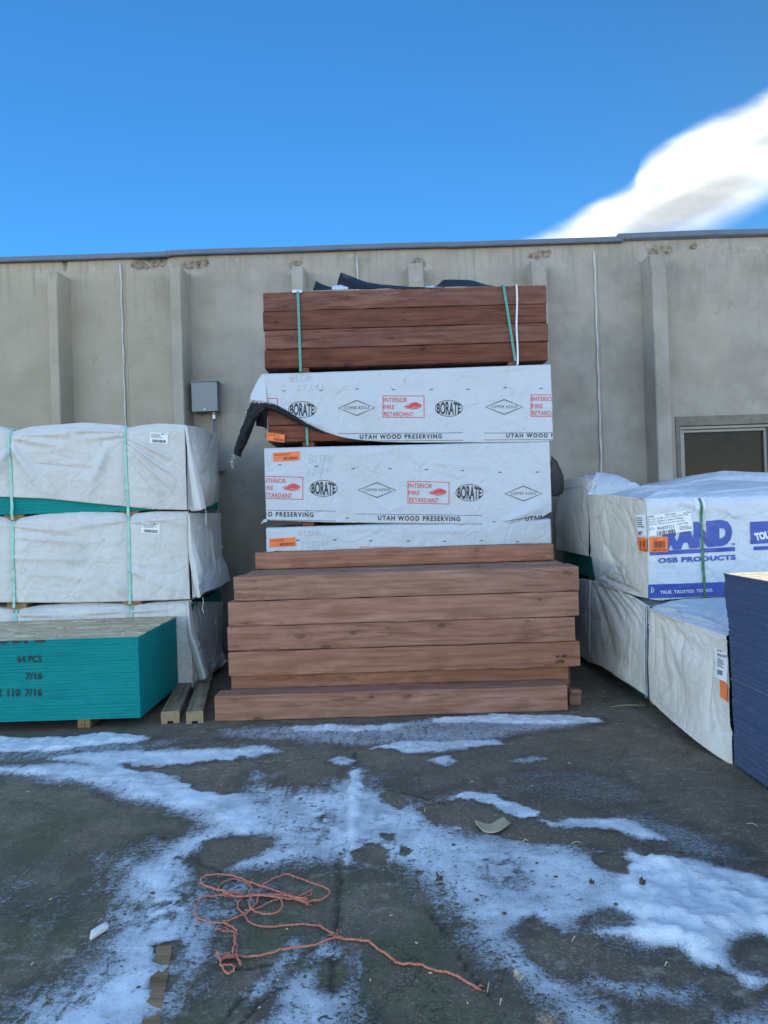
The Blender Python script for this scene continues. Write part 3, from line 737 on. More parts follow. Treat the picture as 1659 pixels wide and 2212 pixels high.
add_snow([(752,1665),(768,1658),(776,1700),(770,1760),(760,1820),(748,1868),(735,1868),(742,1800),(750,1730)], .99, .02, .05, .018)
add_snow([(985,1728),(1020,1719),(1070,1722),(1110,1738),(1168,1755),(1165,1762),(1120,1760),(1060,1740),(1010,1735)], .95, .01, .025, .012)
add_snow([(1185,1772),(1250,1769),(1330,1771),(1370,1782),(1420,1808),(1440,1822),(1390,1812),(1330,1790),(1250,1783)], .9, .015, .03, .014)
add_snow([(1340,1762),(1430,1768),(1500,1800),(1600,1850),(1560,1870),(1480,1850),(1420,1830)], .46, .08, .08, .005, .5)
add_snow([(1060,1680),(1150,1665),(1280,1672),(1370,1700),(1400,1735),(1300,1735),(1180,1722),(1080,1710)], .33, .06, .06, .003, .6)
add_snow([(780,1675),(900,1665),(990,1690),(960,1722),(860,1712)], .30, .06, .08, .002, .6)
cut_snow([(830,1716),(850,1722),(870,1738),(850,1750),(820,1740)], .02, .04)
cut_snow([(900,1750),(950,1738),(1010,1742),(1120,1762),(1200,1786),(1250,1800),(1240,1822),(1150,1818),(1060,1795),(1000,1776),(940,1776)], .03, .04)
cut_snow([(758,1838),(800,1826),(825,1842),(810,1862),(770,1860)], .01, .03, .15)
cut_snow([(860,1834),(880,1842),(872,1850),(858,1844)], .0, .02)
cut_snow([(810,1806),(835,1808),(830,1816),(812,1814)], .0, .02)
cut_snow([(418,1862),(450,1830),(505,1808),(585,1812),(560,1838),(500,1862),(470,1888),(432,1892),(418,1882)], .04, .06)
# heavy old snow on the right
add_snow([(1240,1990),(1280,1920),(1310,1880),(1325,1838),(1350,1828),(1390,1850),(1450,1850),(1520,1862),(1600,1886),(1659,1898),(1900,1930),(2100,2000),(2100,2110),(1800,2085),(1659,2058),(1622,2022),(1585,2040),(1600,2078),(1659,2104),(1800,2150),(1800,2185),(1659,2138),(1640,2170),(1600,2150),(1570,2110),(1480,2080),(1440,2052),(1350,2036),(1290,2040),(1250,2030)], 1.0, .10, .045, .034)
cut_snow([(1265,1848),(1290,1848),(1345,1872),(1340,1888),(1310,1884)], .01, .03)
cut_snow([(1128,2040),(1150,2024),(1230,2032),(1330,2058),(1420,2086),(1500,2100),(1570,2130),(1640,2170),(1700,2210),(1700,2380),(1400,2380),(1350,2170),(1280,2140),(1200,2110),(1150,2080)], .04, .05)
add_snow([(1270,2140),(1330,2132),(1400,2130),(1480,2130),(1500,2150),(1440,2160),(1340,2155)], .7, .04, .04, .01, .3)
cut_snow([(1250,1985),(1300,1958),(1350,1970),(1330,1992),(1280,2000)], .02, .06, .35)
cut_snow([(1110,1986),(1140,1980),(1160,2000),(1140,2020),(1112,2012)], .02, .04, .25)
add_snow([(1560,2230),(1620,2190),(1690,2200),(1800,2300),(1600,2330)], .6, .06, .06, .006)
# the spear at the bottom centre and small remains
add_snow([(575,2230),(600,2165),(640,2120),(690,2070),(712,2058),(735,2068),(740,2110),(765,2150),(775,2230),(770,2400),(560,2400)], .78, .08, .07, .006)
cut_snow([(680,2105),(700,2085),(735,2082),(742,2125),(715,2150),(690,2140)], .01, .04, .3)
add_snow([(540,2145),(600,2090),(650,2040),(655,2048),(610,2100),(560,2150)], .55, .01, .03)
add_snow([(930,1930),(960,1960),(975,2000),(955,2000),(935,1960)], .45, .02, .04)
add_snow([(440,1935),(540,1905),(590,1925),(560,1960),(500,1985),(450,1985)], .46, .05, .06)
add_snow([(-300,1900),(60,1880),(180,1930),(120,2010),(-200,2010)], .30, .2, .2, .002)
cut_snow([(338,2040),(380,2038),(372,2078),(332,2082)], .01, .03)
cut_snow([(325,2128),(356,2122),(352,2150),(320,2152)], .01, .02, .2)
# foot and tyre scuffs
for s_, (cx, cy) in enumerate(((690,1775),(800,1842),(545,1985),(360,1955),(1240,2045),(1090,1885))):
    g_ = G(cx, cy); r_ = np.hypot((XX-g_.x)/.16, (YY-g_.y)/.22)
    dens = dens-np.clip(1-r_, 0, 1)*.55*smooth(.48, .6, fbm(XX*22, YY*22, 40+s_, 3))
edge = smooth(0, .25, XX-GX0)*smooth(0, .25, GX1-XX)*smooth(0, .2, YY-GY0)*smooth(0, .2, GY1-YY)
dens = np.clip(dens, 0, 1)*edge
tread = fbm(XX*60, YY*9, 51, 3)
dens = np.clip(dens-.16*smooth(.45, .75, tread)*smooth(1.2, -.4, XX), 0, 1)

wet = np.clip(smooth(.30, .02, np.abs(dens-.25))*.9, 0, 1)*smooth(.02, .1, dens+.06*fbm(XX*5, YY*5, 12))
wet = np.maximum(wet, .75*smooth(.10, -.05, sdpoly([(1060,1680),(1150,1665),(1290,1672),(1390,1700),(1420,1740),(1320,1745),(1180,1730),(1060,1715)], WX, WY)))
wet = np.maximum(wet, .8*smooth(.04, -.02, sdpoly([(1220,1615),(1255,1608),(1290,1614),(1260,1624)], WX, WY)))
wet = np.maximum(wet, .7*smooth(.10, -.05, sdpoly([(780,1675),(900,1662),(1000,1690),(960,1726),(850,1716)], WX, WY)))
moss = smooth(.25, -.2, sdpoly([(-400,1760),(100,1740),(330,1770),(420,1830),(520,1880),(700,1870),(860,1890),(1010,2050),(1150,2160),(1300,2400),(-400,2400)], WX, WY))
cr = np.full(XX.shape, 1e9)
CX = XX+.03*(fbm(XX*16, YY*16, 21, 4)-.5); CY = YY+.05*(fbm(XX*16, YY*16, 22, 4)-.5)
joint = sdline([(768,1625),(764,1655),(752,1740),(742,1800),(734,1870),(731,1930),(727,1990),(722,2040),(716,2110),(708,2200),(700,2350)], CX, CY)
cr = np.minimum(cr, joint/1.7)
for ln_ in ([(722,2040),(680,2052),(620,2072),(560,2084),(500,2090)], [(500,1640),(580,1650),(680,1638),(765,1636)],
            [(700,2105),(640,2112),(570,2120),(500,2175),(460,2260)], [(640,2130),(648,2160),(630,2200)], [(735,2050),(640,2110),(560,2165),(500,2230)],
            [(930,1965),(960,2010),(1000,2080),(1060,2150)], [(765,1660),(850,1705),(960,1735)], [(330,1800),(500,1900),(600,1930)]):
    cr = np.minimum(cr, sdline(ln_, CX, CY)*1.15)
crack = smooth(.011, .002, cr)*smooth(.3, .5, fbm(XX*7, YY*7, 33, 3)+.12)
near = edge
film = smooth(.0, .5, fbm(XX*1.3, YY*1.3, 60, 3)-.3)*edge
depth_ = -crack*.006+.004*(fbm(XX*2.2, YY*2.2, 71, 4)-.5)*edge-np.clip(0, 0, 0)

def attr_mesh(name, V, Fc, attrs):
    me = bpy.data.meshes.new(name); me.from_pydata(V, [], Fc)
    for k, a in attrs.items():
        at = me.attributes.new(k, 'FLOAT', 'POINT'); at.data.foreach_set('value', np.ascontiguousarray(a, dtype=np.float32))
    me.update(); return me
idx = np.arange(nx*ny).reshape(ny, nx)
Fg = np.stack([idx[:-1,:-1], idx[:-1,1:], idx[1:,1:], idx[1:,:-1]], -1).reshape(-1, 4)
Vg = np.stack([XX, YY, np.minimum(depth_, 0.0)*edge], -1).reshape(-1, 3)
ext = np.array([(GX0,GY0,0),(GX1,GY0,0),(GX1,GY1,0),(GX0,GY1,0),(-150,-150,0),(150,-150,0),(150,150,0),(-150,150,0)], float)
b0 = len(Vg); Vall = np.concatenate([Vg, ext])
Fall = [tuple(f) for f in Fg.tolist()]+[(b0,b0+4,b0+5,b0+1),(b0+1,b0+5,b0+6,b0+2),(b0+2,b0+6,b0+7,b0+3),(b0+3,b0+7,b0+4,b0)]
pad = lambda a, v_=0.0: np.concatenate([a.reshape(-1), np.full(8, v_)])
me = attr_mesh('ground', Vall.tolist(), Fall, dict(wet=pad(wet), moss=pad(moss), crack=pad(crack), near=pad(near), film=pad(film, .3)))
ground = link('ground', me, M['asphalt'], None, True); ground['kind'] = 'structure'
# snow sheet: only where there is some
lump3 = fbm(XX*15, YY*19, 83, 4); lump = fbm(XX*6, YY*6, 81, 5); lump2 = ridged(XX*3.2, YY*5.5, 82, 3)
sz = .004+np.clip(dens-.55, 0, 1)*2.2*thick*np.clip(-.15+.75*lump+.65*lump2+1.1*(lump3-.5), 0, 2)*1.15
sz = np.where(dens > .06, sz, .0035)
use = dens > .035
uf = use[:-1,:-1] | use[:-1,1:] | use[1:,1:] | use[1:,:-1]
Fs = Fg[uf.reshape(-1)]; ids, inv = np.unique(Fs, return_inverse=True); Fs = inv.reshape(-1, 4)
Vs = np.stack([XX, YY, sz], -1).reshape(-1, 3)[ids]
me = attr_mesh('snow', Vs.tolist(), [tuple(f) for f in Fs.tolist()], dict(dens=dens.reshape(-1)[ids], thk=smooth(.006, .026, thick+.012*(lump-.5)).reshape(-1)[ids], icy=icy.reshape(-1)[ids]))
snow = link('snow', me, M['snow'], None, True); tag(snow, 'thin trampled snow and ice patches on the asphalt', 'snow', None, 'stuff')

# ------------------------------------------------------------------ warehouse wall
WY_ = 7.9; WL, WR_ = -9.0, 5.0; WTOP = 4.40  # unseen right end of the wall set to let sun onto the blue pile
wh = thing('warehouse', 'long grey concrete warehouse with ribbed wall and metal coping', 'building', (0, WY_, 0))
def wtop(X):   # underside of the coping follows the photograph's slightly stepped roof edge
    return WTOP+0*X
winA, winB = P(1458, 897, WY_), P(1668, 897, WY_)
wx0, wx1, wz1, wz0 = winA.x, winB.x+.05, (winA.z+winB.z)/2, 1.25
xs = sorted(set(np.round(np.concatenate([np.arange(WL, WR_+.001, .045), [wx0, wx1]]), 4)))
zs = sorted(set(np.round(np.concatenate([np.arange(0, WTOP, .045), [wz0, wz1, WTOP]]), 4)))
xs = np.array(xs); zs = np.array(zs); Xw, Zw = np.meshgrid(xs, zs)
sp_ = np.zeros(Xw.shape)
for (px, py, rx, rz) in ((320,567,.16,.09),(345,566,.10,.08),(415,572,.15,.05),(440,568,.08,.06),(300,570,.10,.06),(140,572,.03,.08),(1500,530,.05,.05),(1520,528,.10,.02),(905,570,.10,.06),(640,570,.08,.05),(1165,552,.12,.05),(1425,543,.13,.07),(1180,548,.1,.03)):
    q = P(px, py, WY_); d_ = np.hypot((Xw-q.x)/rx, (Zw-min(q.z, WTOP-.02))/rz)
    sp_ = np.maximum(sp_, smooth(1.25, .6, d_+.9*(fbm(Xw*14, Zw*14, 90, 4)-.5)))
Yw = WY_+.035*sp_*(.5+fbm(Xw*20, Zw*20, 91, 3))+.006*(fbm(Xw*1.2, Zw*1.2, 92, 3)-.5)
nz_, nx_ = Xw.shape; idw = np.arange(nz_*nx_).reshape(nz_, nx_)
cx_ = (xs[:-1]+xs[1:])/2; cz_ = (zs[:-1]+zs[1:])/2
keep = ~((cx_[None] > wx0) & (cx_[None] < wx1) & (cz_[:, None] > wz0) & (cz_[:, None] < wz1))
Fw = np.stack([idw[:-1,:-1], idw[:-1,1:], idw[1:,1:], idw[1:,:-1]], -1)[keep]
me = attr_mesh('wall', np.stack([Xw, Yw, Zw], -1).reshape(-1, 3).tolist(), [tuple(f) for f in Fw.tolist()], dict(spall=sp_.reshape(-1)))
link('wall', me, M['concrete'], wh, True)
# return walls and roof of the hall behind; unseen right corner placed to let sunlight past
bm = bmesh.new(); box(bm, WR_-.2, WR_, WY_+.01, WY_+14, 0, WTOP-.003); obj('side_wall', bm, M['concrete'], wh)
bm = bmesh.new(); box(bm, WL, WL+.2, WY_+.01, WY_+14, 0, WTOP-.003); obj('side_wall', bm, M['concrete'], wh)
bm = bmesh.new(); box(bm, WL, WR_, WY_+13.8, WY_+14, 0, WTOP-.006); obj('rear_wall', bm, M['concrete'], wh)
bm = bmesh.new(); box(bm, WL+.02, WR_-.02, WY_+.03, WY_+13.98, WTOP-.25, WTOP-.15); obj('roof', bm, M['roofm'], wh)
# ribs (stems of the wall panels)
def rib(xl, xr, taper, seed, ztop):
    """upright concrete rib, wider at the wall, with a worn top"""
    yf = WY_-.27; n = 60; bm = bmesh.new(); rings = []
    rg = random.Random(seed)
    for k in range(n+1):
        z = ztop*k/n; w = .004*(fbm(np.array([z*3.0]), np.array([seed*1.0]), seed)[0]-.5)
        e = .012 if 0 < k < n else .012
        chip = .0
        if k >= n-2: chip = .03*rg.random()+.012*(k-n+2)
        c1 = .008+.012*max(0, fbm(np.array([z*9.0]), np.array([seed*3.0]), seed+5, 3)[0]-.5)
        rings.append([bm.verts.new(q) for q in ((xl-taper, WY_+.02, z), (xl-taper, WY_-.012, z), (xl-taper*.75, WY_-.05, z), (xl-c1*.3+w, yf+c1+chip, z), (xl+c1, yf+chip, z), (xr-c1, yf+chip, z), (xr+w, yf+c1+chip, z), (xr+taper*.75, WY_-.05, z), (xr+taper, WY_-.012, z), (xr+taper, WY_+.02, z))])
    for A_, B_ in zip(rings, rings[1:]):
        for a_ in range(len(A_)-1): bm.faces.new((A_[a_], A_[a_+1], B_[a_+1], B_[a_]))
    top = rings[-1]; bm.faces.new(top)
    return bm
ribs = [(101,121,585),(366,388,576),(629,653,572),(883,914,566),(1150,1180,560),(1408,1439,548)]
pitch = None
for k, (a_, b_, t_) in enumerate(ribs):
    pl = P(a_, t_, WY_-.27); pr = P(b_, t_, WY_-.27)
    obj('rib', rib(pl.x, pr.x, .028, k+3, pl.z), M['concrete'], wh)
for k, xo in enumerate((-5.05, -6.4, -7.75)):
    obj('rib', rib(xo, xo+.11, .028, k+23, 4.28), M['concrete'], wh)
# panel joints with pale sealant
for (px, py) in ((261,570),(771,556),(1283,545)):
    q = P(px, py, WY_); zt = min(q.z, WTOP-.02)
    bm = bmesh.new(); tube(bm, [(q.x+.004*math.sin(k*1.7), WY_-.012, zt*k/40) for k in range(41)], [.011+.003*math.sin(k*2.3) for k in range(41)], 8); obj('joint_sealant', bm, M['sealant'], wh, True)
    bm = bmesh.new(); box(bm, q.x+.035, q.x+.043, WY_-.004, WY_+.01, 0, zt-.03); obj('joint_edge', bm, M['concrete'], wh)
# roof coping: lengths that overlap
def coping(x0, x1, z, h, y):
    bm = bmesh.new()
    n = max(2, int((x1-x0)/.3)); pr = [(y+.006, z-h), (y, z-h+.012), (y, z-.006), (y+.006, z), (y+.40, z+.012), (y+.40, z-.03)]
    rings = []
    for k in range(n+1):
        x = x0+(x1-x0)*k/n; dz = .010*(vnoise(np.array([x*1.1]), np.array([2.0]), 5)[0]-.5); dy = .006*(vnoise(np.array([x*2.0]), np.array([7.0]), 6)[0]-.5)
        rings.append([bm.verts.new((x, p[0]+dy, p[1]+dz)) for p in pr])
    for A_, B_ in zip(rings, rings[1:]):
        for a_ in range(len(A_)): bm.faces.new((A_[a_], A_[(a_+1) % len(A_)], B_[(a_+1) % len(B_)], B_[a_]))
    bm.faces.new(rings[0]); bm.faces.new(rings[-1]); return bm
cop_px = [-700, 300, 820, 1326, 1659]
cz = lambda px: P(px, 0, WY_).x
cb_ = [WL-.05, cz(352), cz(958), cz(1326), WR_+.08]
for k in range(4):
    zt = WTOP+.040+(.008 if k == 1 else 0)+(.034 if k == 3 else 0)+(.004 if k == 2 else 0)
    obj('coping', coping(cb_[k]-(.05 if k else 0), cb_[k+1], zt, .058 if k < 3 else .064, WY_-.05-.004*k), M['coping'], wh)
# window
wf = thing('window', None, None); COL.objects.unlink(wf); bpy.data.objects.remove(wf)
bm = bmesh.new()
box(bm, wx0+.002, wx1-.002, WY_-.012, WY_+.20, wz1-.105, wz1-.002)
box(bm, wx0+.002, wx0+.05, WY_-.010, WY_+.20, wz0, wz1-.108); box(bm, wx1-.05, wx1-.002, WY_-.010, WY_+.20, wz0, wz1-.108)
surround = obj('window', bm, M['header'], wh)
fx0, fx1, fz1, fz0 = wx0+.052, wx1-.052, wz1-.11, wz0+.01
bm = bmesh.new()
for d_, a_ in ((0.02, .0), (.055, .035)):
    w_ = .032
    box(bm, fx0+a_, fx1-a_, WY_+d_, WY_+d_+.05, fz1-a_-w_, fz1-a_, .003)
    box(bm, fx0+a_, fx0+a_+w_, WY_+d_+.001, WY_+d_+.05, fz0+a_, fz1-a_-w_-.001, .003); box(bm, fx1-a_-w_, fx1-a_, WY_+d_+.001, WY_+d_+.05, fz0+a_, fz1-a_-w_-.001, .003)
    box(bm, fx0+a_, fx1-a_, WY_+d_+.002, WY_+d_+.05, fz0+a_-w_, fz0+a_-.001, .003)
obj('frame', bm, M['alu'], surround)
bm = bmesh.new(); box(bm, fx0+.06, fx1-.06, WY_+.09, WY_+.098, fz0+.03, fz1-.06); obj('pane', bm, M['glass'], surround)

# electrical box with its conduit
p0 = P(413, 824, WY_-.17); p1 = P(471, 889, WY_-.17)
bx0, bx1, bz1, bz0 = p0.x, p1.x, p0.z, P(440, 889, WY_-.17).z
eb = thing('electrical_box', 'grey steel electrical box with conduit on the concrete wall', 'electrical box', ((bx0+bx1)/2, WY_-.01, bz0))
bm = bmesh.new(); box(bm, bx0+.006, bx1-.006, WY_-.168, WY_-.008, bz0+.004, bz1-.006, .004); box(bm, bx0+.05, bx0+.07, WY_-.03, WY_-.005, bz0-.02, bz1+.02); obj('enclosure', bm, M['metal_grey'], eb)
bm = bmesh.new(); box(bm, bx0, bx1, WY_-.182, WY_-.170, bz0, bz1-.012, .003); box(bm, bx0-.006, bx1+.006, WY_-.188, WY_-.02, bz1-.010, bz1+.004, .003); obj('cover', bm, M['metal_grey'], eb)
bm = bmesh.new(); tube(bm, [((bx0+bx1)/2, WY_-.19, bz0+.02), ((bx0+bx1)/2, WY_-.181, bz0+.02)], .008, 8); obj('latch_screw', bm, M['galv'], eb)
cxp = P(463, 891, WY_-.09).x
bm = bmesh.new(); tube(bm, [(cxp, WY_-.09, bz0+.004), (cxp, WY_-.09, 1.2), (cxp, WY_-.09, .55), (cxp, WY_-.09, .05), (cxp, WY_-.09, 0.0)], .017, 10); obj('conduit', bm, M['galv'], eb, True)
bm = bmesh.new(); tube(bm, [(cxp, WY_-.09, bz0-.075), (cxp, WY_-.09, bz0-.004)], .025, 10); tube(bm, [(cxp, WY_-.09, bz0-.03), (cxp, WY_-.09, bz0-.012)], .032, 6); obj('connector', bm, M['galv'], eb)
for py in (1015, 1255):
    q = P(478, py, WY_-.05); bm = bmesh.new(); box(bm, cxp-.06, cxp+.09, WY_-.072, WY_-.03, q.z-.02, q.z+.02, .003); box(bm, cxp+.02, cxp+.05, WY_-.03, WY_-.004, q.z-.012, q.z+.012); obj('clamp', bm, M['galv'], eb)

# ------------------------------------------------------------------ generic pieces
def timber_bm(L, D, H, seed, bev=.006, warp=.003, nseg=18, ends=True):
    """squared timber lying along x, centred in x and y, standing on z=0"""
    bm = bmesh.new(); rings = []
    rg = random.Random(seed)
    b = bev
    sec = [(-D/2, b), (-D/2, H-b), (-D/2+b, H), (D/2-b, H), (D/2, H-b), (D/2, b), (D/2-b, 0), (-D/2+b, 0)]
    s1, s2 = rg.uniform(-.4, .4), rg.uniform(-.4, .4)
    for k in range(nseg+1):
        x = -L/2+L*k/nseg; w = warp*(vnoise(np.array([x*1.3+seed*3.1]), np.array([seed*1.0]), seed)[0]-.5)*2
        e = .004 if k in (0, nseg) else 0
        ring = []
        for i, (yy_, zz_) in enumerate(sec):
            j = .0022*(vnoise(np.array([x*9.0+i*5]), np.array([seed*2.0+i]), seed+9)[0]-.5)*2
            zc = zz_-H/2; ring.append(bm.verts.new((x, (yy_+w+j)*(1-e/D), H/2+(zc+j)*(1-e/H))))
        rings.append(ring)
    for A_, B_ in zip(rings, rings[1:]):
        for a_ in range(8):
            bm.faces.new((A_[a_], A_[(a_+1) % 8], B_[(a_+1) % 8], B_[a_]))
    for rr in (rings[0], rings[-1]):
        f = bm.faces.new(rr); f.material_index = 1 if ends else 0
    return bm
def strip(bm, pts, width, axis, t=.0025):
    """flat strap along pts; its width lies along axis"""
    ax = Vector(axis).normalized()*width/2; pts = [Vector(p) for p in pts]; prev = None
    for i, p in enumerate(pts):
        tg = (pts[min(i+1, len(pts)-1)]-pts[max(i-1, 0)]).normalized(); n = tg.cross(ax).normalized()*t
        q = [bm.verts.new(c) for c in (p-ax, p+ax, p+ax+n, p-ax+n)]
        if prev:
            for a_ in range(4): bm.faces.new((prev[a_], prev[(a_+1) % 4], q[(a_+1) % 4], q[a_]))
        else: bm.faces.new(q)
        prev = q
    bm.faces.new(prev)

# ------------------------------------------------------------------ left: three wrapped bundles of sheathing
YL = 6.02; XR_ = XZ(405, 1100, YL)[0]; XL_ = XR_-2.60
lefts = [
 dict(name='top', top=[(-320,930),(-100,912),(0,920),(22,932),(60,921),(180,912),(262,918),(274,924),(300,918),(345,914),(408,918)],
      bot=[(-320,1050),(0,1073),(100,1077),(250,1092),(330,1100),(420,1102)], z0=1.56, z1=2.25,
      label='topmost grey wrapped bundle at left, green board edges showing below its hem'),
 dict(name='mid', top=[(-320,1118),(-100,1106),(0,1117),(25,1122),(80,1112),(180,1104),(262,1108),(274,1112),(330,1105),(408,1105)],
      bot=[(-320,1302),(0,1301),(150,1302),(280,1299),(420,1294)], z0=.815, z1=1.50,
      label='middle grey wrapped bundle at left, between the topmost and the lowest of its stack'),
 dict(name='low', top=[(-320,1314),(-100,1302),(0,1314),(27,1319),(80,1309),(180,1303),(270,1306),(277,1310),(330,1302),(408,1298)],
      bot=[(-320,1505),(0,1500),(200,1495),(420,1488)], z0=.10, z1=.755,
      label='lowest grey wrapped bundle on the left, half hidden behind the teal board pile'),
]
def F_(px0, py0, px1, py1, w, a, Y=YL):
    a0 = XZ(px0, py0, Y); a1 = XZ(px1, py1, Y); return (a0[0], a0[1], a1[0], a1[1], w, a)
fold_sets = {
 'top': [F_(275,955,405,1045,.022,.016), F_(275,965,380,1062,.020,.014), F_(278,945,400,1005,.022,.014), F_(275,980,350,1075,.02,.010), F_(272,940,150,950,.03,.012), F_(272,932,90,930,.025,.012),
         F_(24,945,150,965,.035,.014), F_(24,960,100,1070,.045,.020), F_(26,940,200,938,.03,.014), F_(235,960,190,1085,.05,.018), F_(22,965,-30,1060,.04,.015), F_(60,1000,260,1020,.018,-.006)],
 'mid': [F_(272,1125,120,1140,.03,.010), F_(275,1128,390,1120,.025,.010), F_(25,1135,180,1150,.03,.010), F_(25,1160,220,1172,.03,.007), F_(20,1205,260,1210,.04,.007), F_(245,1250,270,1290,.04,.014), F_(275,1230,400,1280,.04,.008), F_(60,1240,230,1245,.04,.006)],
 'low': [F_(272,1320,150,1326,.02,.009), F_(277,1322,380,1314,.02,.009), F_(27,1328,160,1328,.02,.008)],
}
strap_x = [XZ(24, 1100, YL)[0], XZ(272, 1010, YL)[0]]
for bi, d in enumerate(lefts):
    root = thing('sheathing_bundle', d['label'], 'board bundle', (XR_-1.3, YL+.6, d['z0']-.075 if bi < 2 else 0), 0, 'wrapped sheathing bundles in the left stack')
    bm = bmesh.new(); box(bm, XL_+.02, XR_-.02, YL+.03, YL+1.20, d['z0'], d['z1']-.02, .003); obj('board_pile', bm, M['teal'], root)
    for sxx in strap_x:
        zb = (0 if bi == 2 else d['z0']-.062)
        bm = bmesh.new(); box(bm, sxx-.085, sxx+.085, YL+.035, YL+1.18, zb, d['z0']-.002, .004); obj('runner', bm, M['wood_runner'], root)
    top, bot = prof(d['top'], YL), prof(d['bot'], YL)
    fl = fold_sets[d['name']]
    def hgt(X, Z, fl=fl, s=bi, top=top, bot=bot):
        h = .020*(fbm(X*1.6, Z*2.6, 100+s)-.3)+.011*(ridged(X*3.0, Z*3.6, 110+s)-.5)+.006*(ridged(X*8, Z*5, 115+s)-.5)+.004*(fbm(X*9, Z*14, 120+s)-.5)
        h = h+creases(X, Z, XL_+.8, XR_, float(bot(np.array([XR_]))[0]), float(top(np.array([XR_]))[0]), 40, 600+s, .005, .012)
        # horizontal tension wrinkles near the top
        h = h+.010*np.exp(-((top(X)-Z)/.14)**2)*(fbm(X*2.2, Z*26, 130+s)-.35)
        for f in fl: h = h+fold(X, Z, *f[:5], f[5]*1.8)
        for sxx in strap_x: h = h-.022*np.exp(-((X-sxx)/.035)**2)
        h = h+.018*np.clip((top(X)-Z)/(np.maximum(top(X)-bot(X), .1)), 0, 1)*(1-np.clip((top(X)-Z)/(np.maximum(top(X)-bot(X), .1)), 0, 1))*2
        return h
    fr = Front(YL+.005, XL_, XR_, top, bot, hgt, .035)
    bm = bmesh.new(); fr.build(bm, 260, 90, depth=1.12, ntop=26, sag=.05)
    wrap_o = obj('wrap', bm, M['wrap_grey'], root, True)
    solid(wrap_o, .003, 1)
    # end of the bundle: loose wrap tucked round the right-hand end
    if d['name'] == 'top':
        rows = [[(403,919,YL+.02),(420,921,6.3),(446,930,6.72),(463,942,7.1)], [(404,960,YL+.01),(428,964,6.25),(456,960,6.7),(469,960,7.12)], [(405,1010,YL+.01),(430,1008,6.2),(462,996,6.68),(475,992,7.1)],
                [(406,1060,YL),(428,1060,6.16),(466,1048,6.66),(474,1042,7.1)], [(407,1101,YL),(424,1104,6.12),(452,1092,6.6),(470,1084,7.1)]]
        flap = [[(400,920,YL-.01),(402,921,YL-.012),(405,924,YL-.01)], [(405,975,YL-.04),(409,968,YL-.06),(414,966,YL-.03)], [(412,1040,YL-.06),(420,1034,YL-.10),(430,1032,YL-.04)], [(421,1104,YL-.07),(434,1102,YL-.14),(445,1098,YL-.05)]]
    elif d['name'] == 'mid':
        rows = [[(406,1106,YL+.02),(424,1108,6.25),(450,1108,6.7),(478,1108,7.1)], [(407,1150,YL),(428,1155,6.2),(455,1150,6.66),(478,1150,7.1)], [(410,1200,YL),(433,1215,6.16),(462,1206,6.6),(480,1195,7.05)],
                [(414,1250,YL),(440,1255,6.12),(470,1240,6.5),(490,1222,6.98)], [(416,1293,YL),(446,1278,6.10),(474,1268,6.46),(498,1252,6.92)]]
        flap = [[(406,1110,YL-.01),(409,1110,YL-.03),(413,1110,YL+.03)], [(407,1195,YL-.03),(414,1190,YL-.07),(424,1180,YL-.02)], [(415,1245,YL-.05),(424,1240,YL-.10),(436,1228,YL-.03)], [(425,1292,YL-.06),(433,1290,YL-.12),(440,1282,YL-.03)]]
    else:
        rows = [[(405,1299,YL+.02),(425,1300,6.3),(455,1300,6.7),(481,1300,7.1)], [(404,1350,YL),(430,1352,6.2),(458,1350,6.66),(480,1350,7.1)], [(403,1400,YL),(432,1405,6.18),(460,1402,6.62),(480,1396,7.1)],
                [(402,1445,YL),(436,1450,6.16),(466,1440,6.55),(486,1424,7.0)], [(400,1487,YL),(425,1482,6.14),(452,1462,6.48),(496,1424,6.95)]]
        flap = [[(404,1300,YL-.01),(407,1300,YL-.02),(411,1302,YL+.02)], [(405,1360,YL-.03),(412,1366,YL-.06),(424,1372,YL)], [(412,1400,YL-.03),(424,1402,YL-.08),(434,1396,YL)], [(432,1470,YL-.04),(444,1466,YL-.10),(452,1462,YL)]]
    bm = bmesh.new(); cloth(bm, [[P(*q) for q in r_] for r_ in rows], 90, 90, .030, 2.2, 140+bi, crease=.022, sharp=26, sa=.012, stretch=(1.2, .7), pin=lambda u_, v_: np.clip(u_*5, 0.1, 1)*np.clip(v_*3+.3, 0, 1))
    e_ = obj('wrap_end', bm, M['wrap_grey'], root, True); solid(e_, .003)
    bm = bmesh.new(); cloth(bm, [[P(*q) for q in r_] for r_ in flap], 20, 60, .008, 4, 150+bi, sharp=6, sa=.006)
    e_ = obj('wrap_flap', bm, M['wrap_grey'], root, True); solid(e_, .003)
    # loose thread
    if bi < 2:
        q = P(444, 1100, YL-.08) if bi == 0 else P(438, 1290, YL-.08); bm = bmesh.new()
        tube(bm, smoothline([q, q+Vector((.003,0,-.05)), q+Vector((-.006,.004,-.09)), q+Vector((.004,0,-.13))]), .0022, 5); obj('loose_thread', bm, M['fray'], root)
    for sxx in strap_x:
        zt = float(top(np.array([sxx]))[0]); zb = d['z0']-.045 if bi < 2 else .05
        lean = .012*(1 if bi == 0 else -.5)
        n = 24; pts = [(sxx+lean*(k/n-.5), float(fr.y(np.array([sxx]), np.array([zt+(zb-zt)*k/n]))[0])-.010-(.01 if k > n-3 else 0), zt+(zb-zt)*k/n) for k in range(n+1)]
        pts = [(sxx, YL+1.1, zt+.008), (sxx, YL+.06, zt+.006)]+pts
        bm = bmesh.new(); strip(bm, pts, .022, (1,0,0)); obj('strap', bm, M['strap_green'], root)
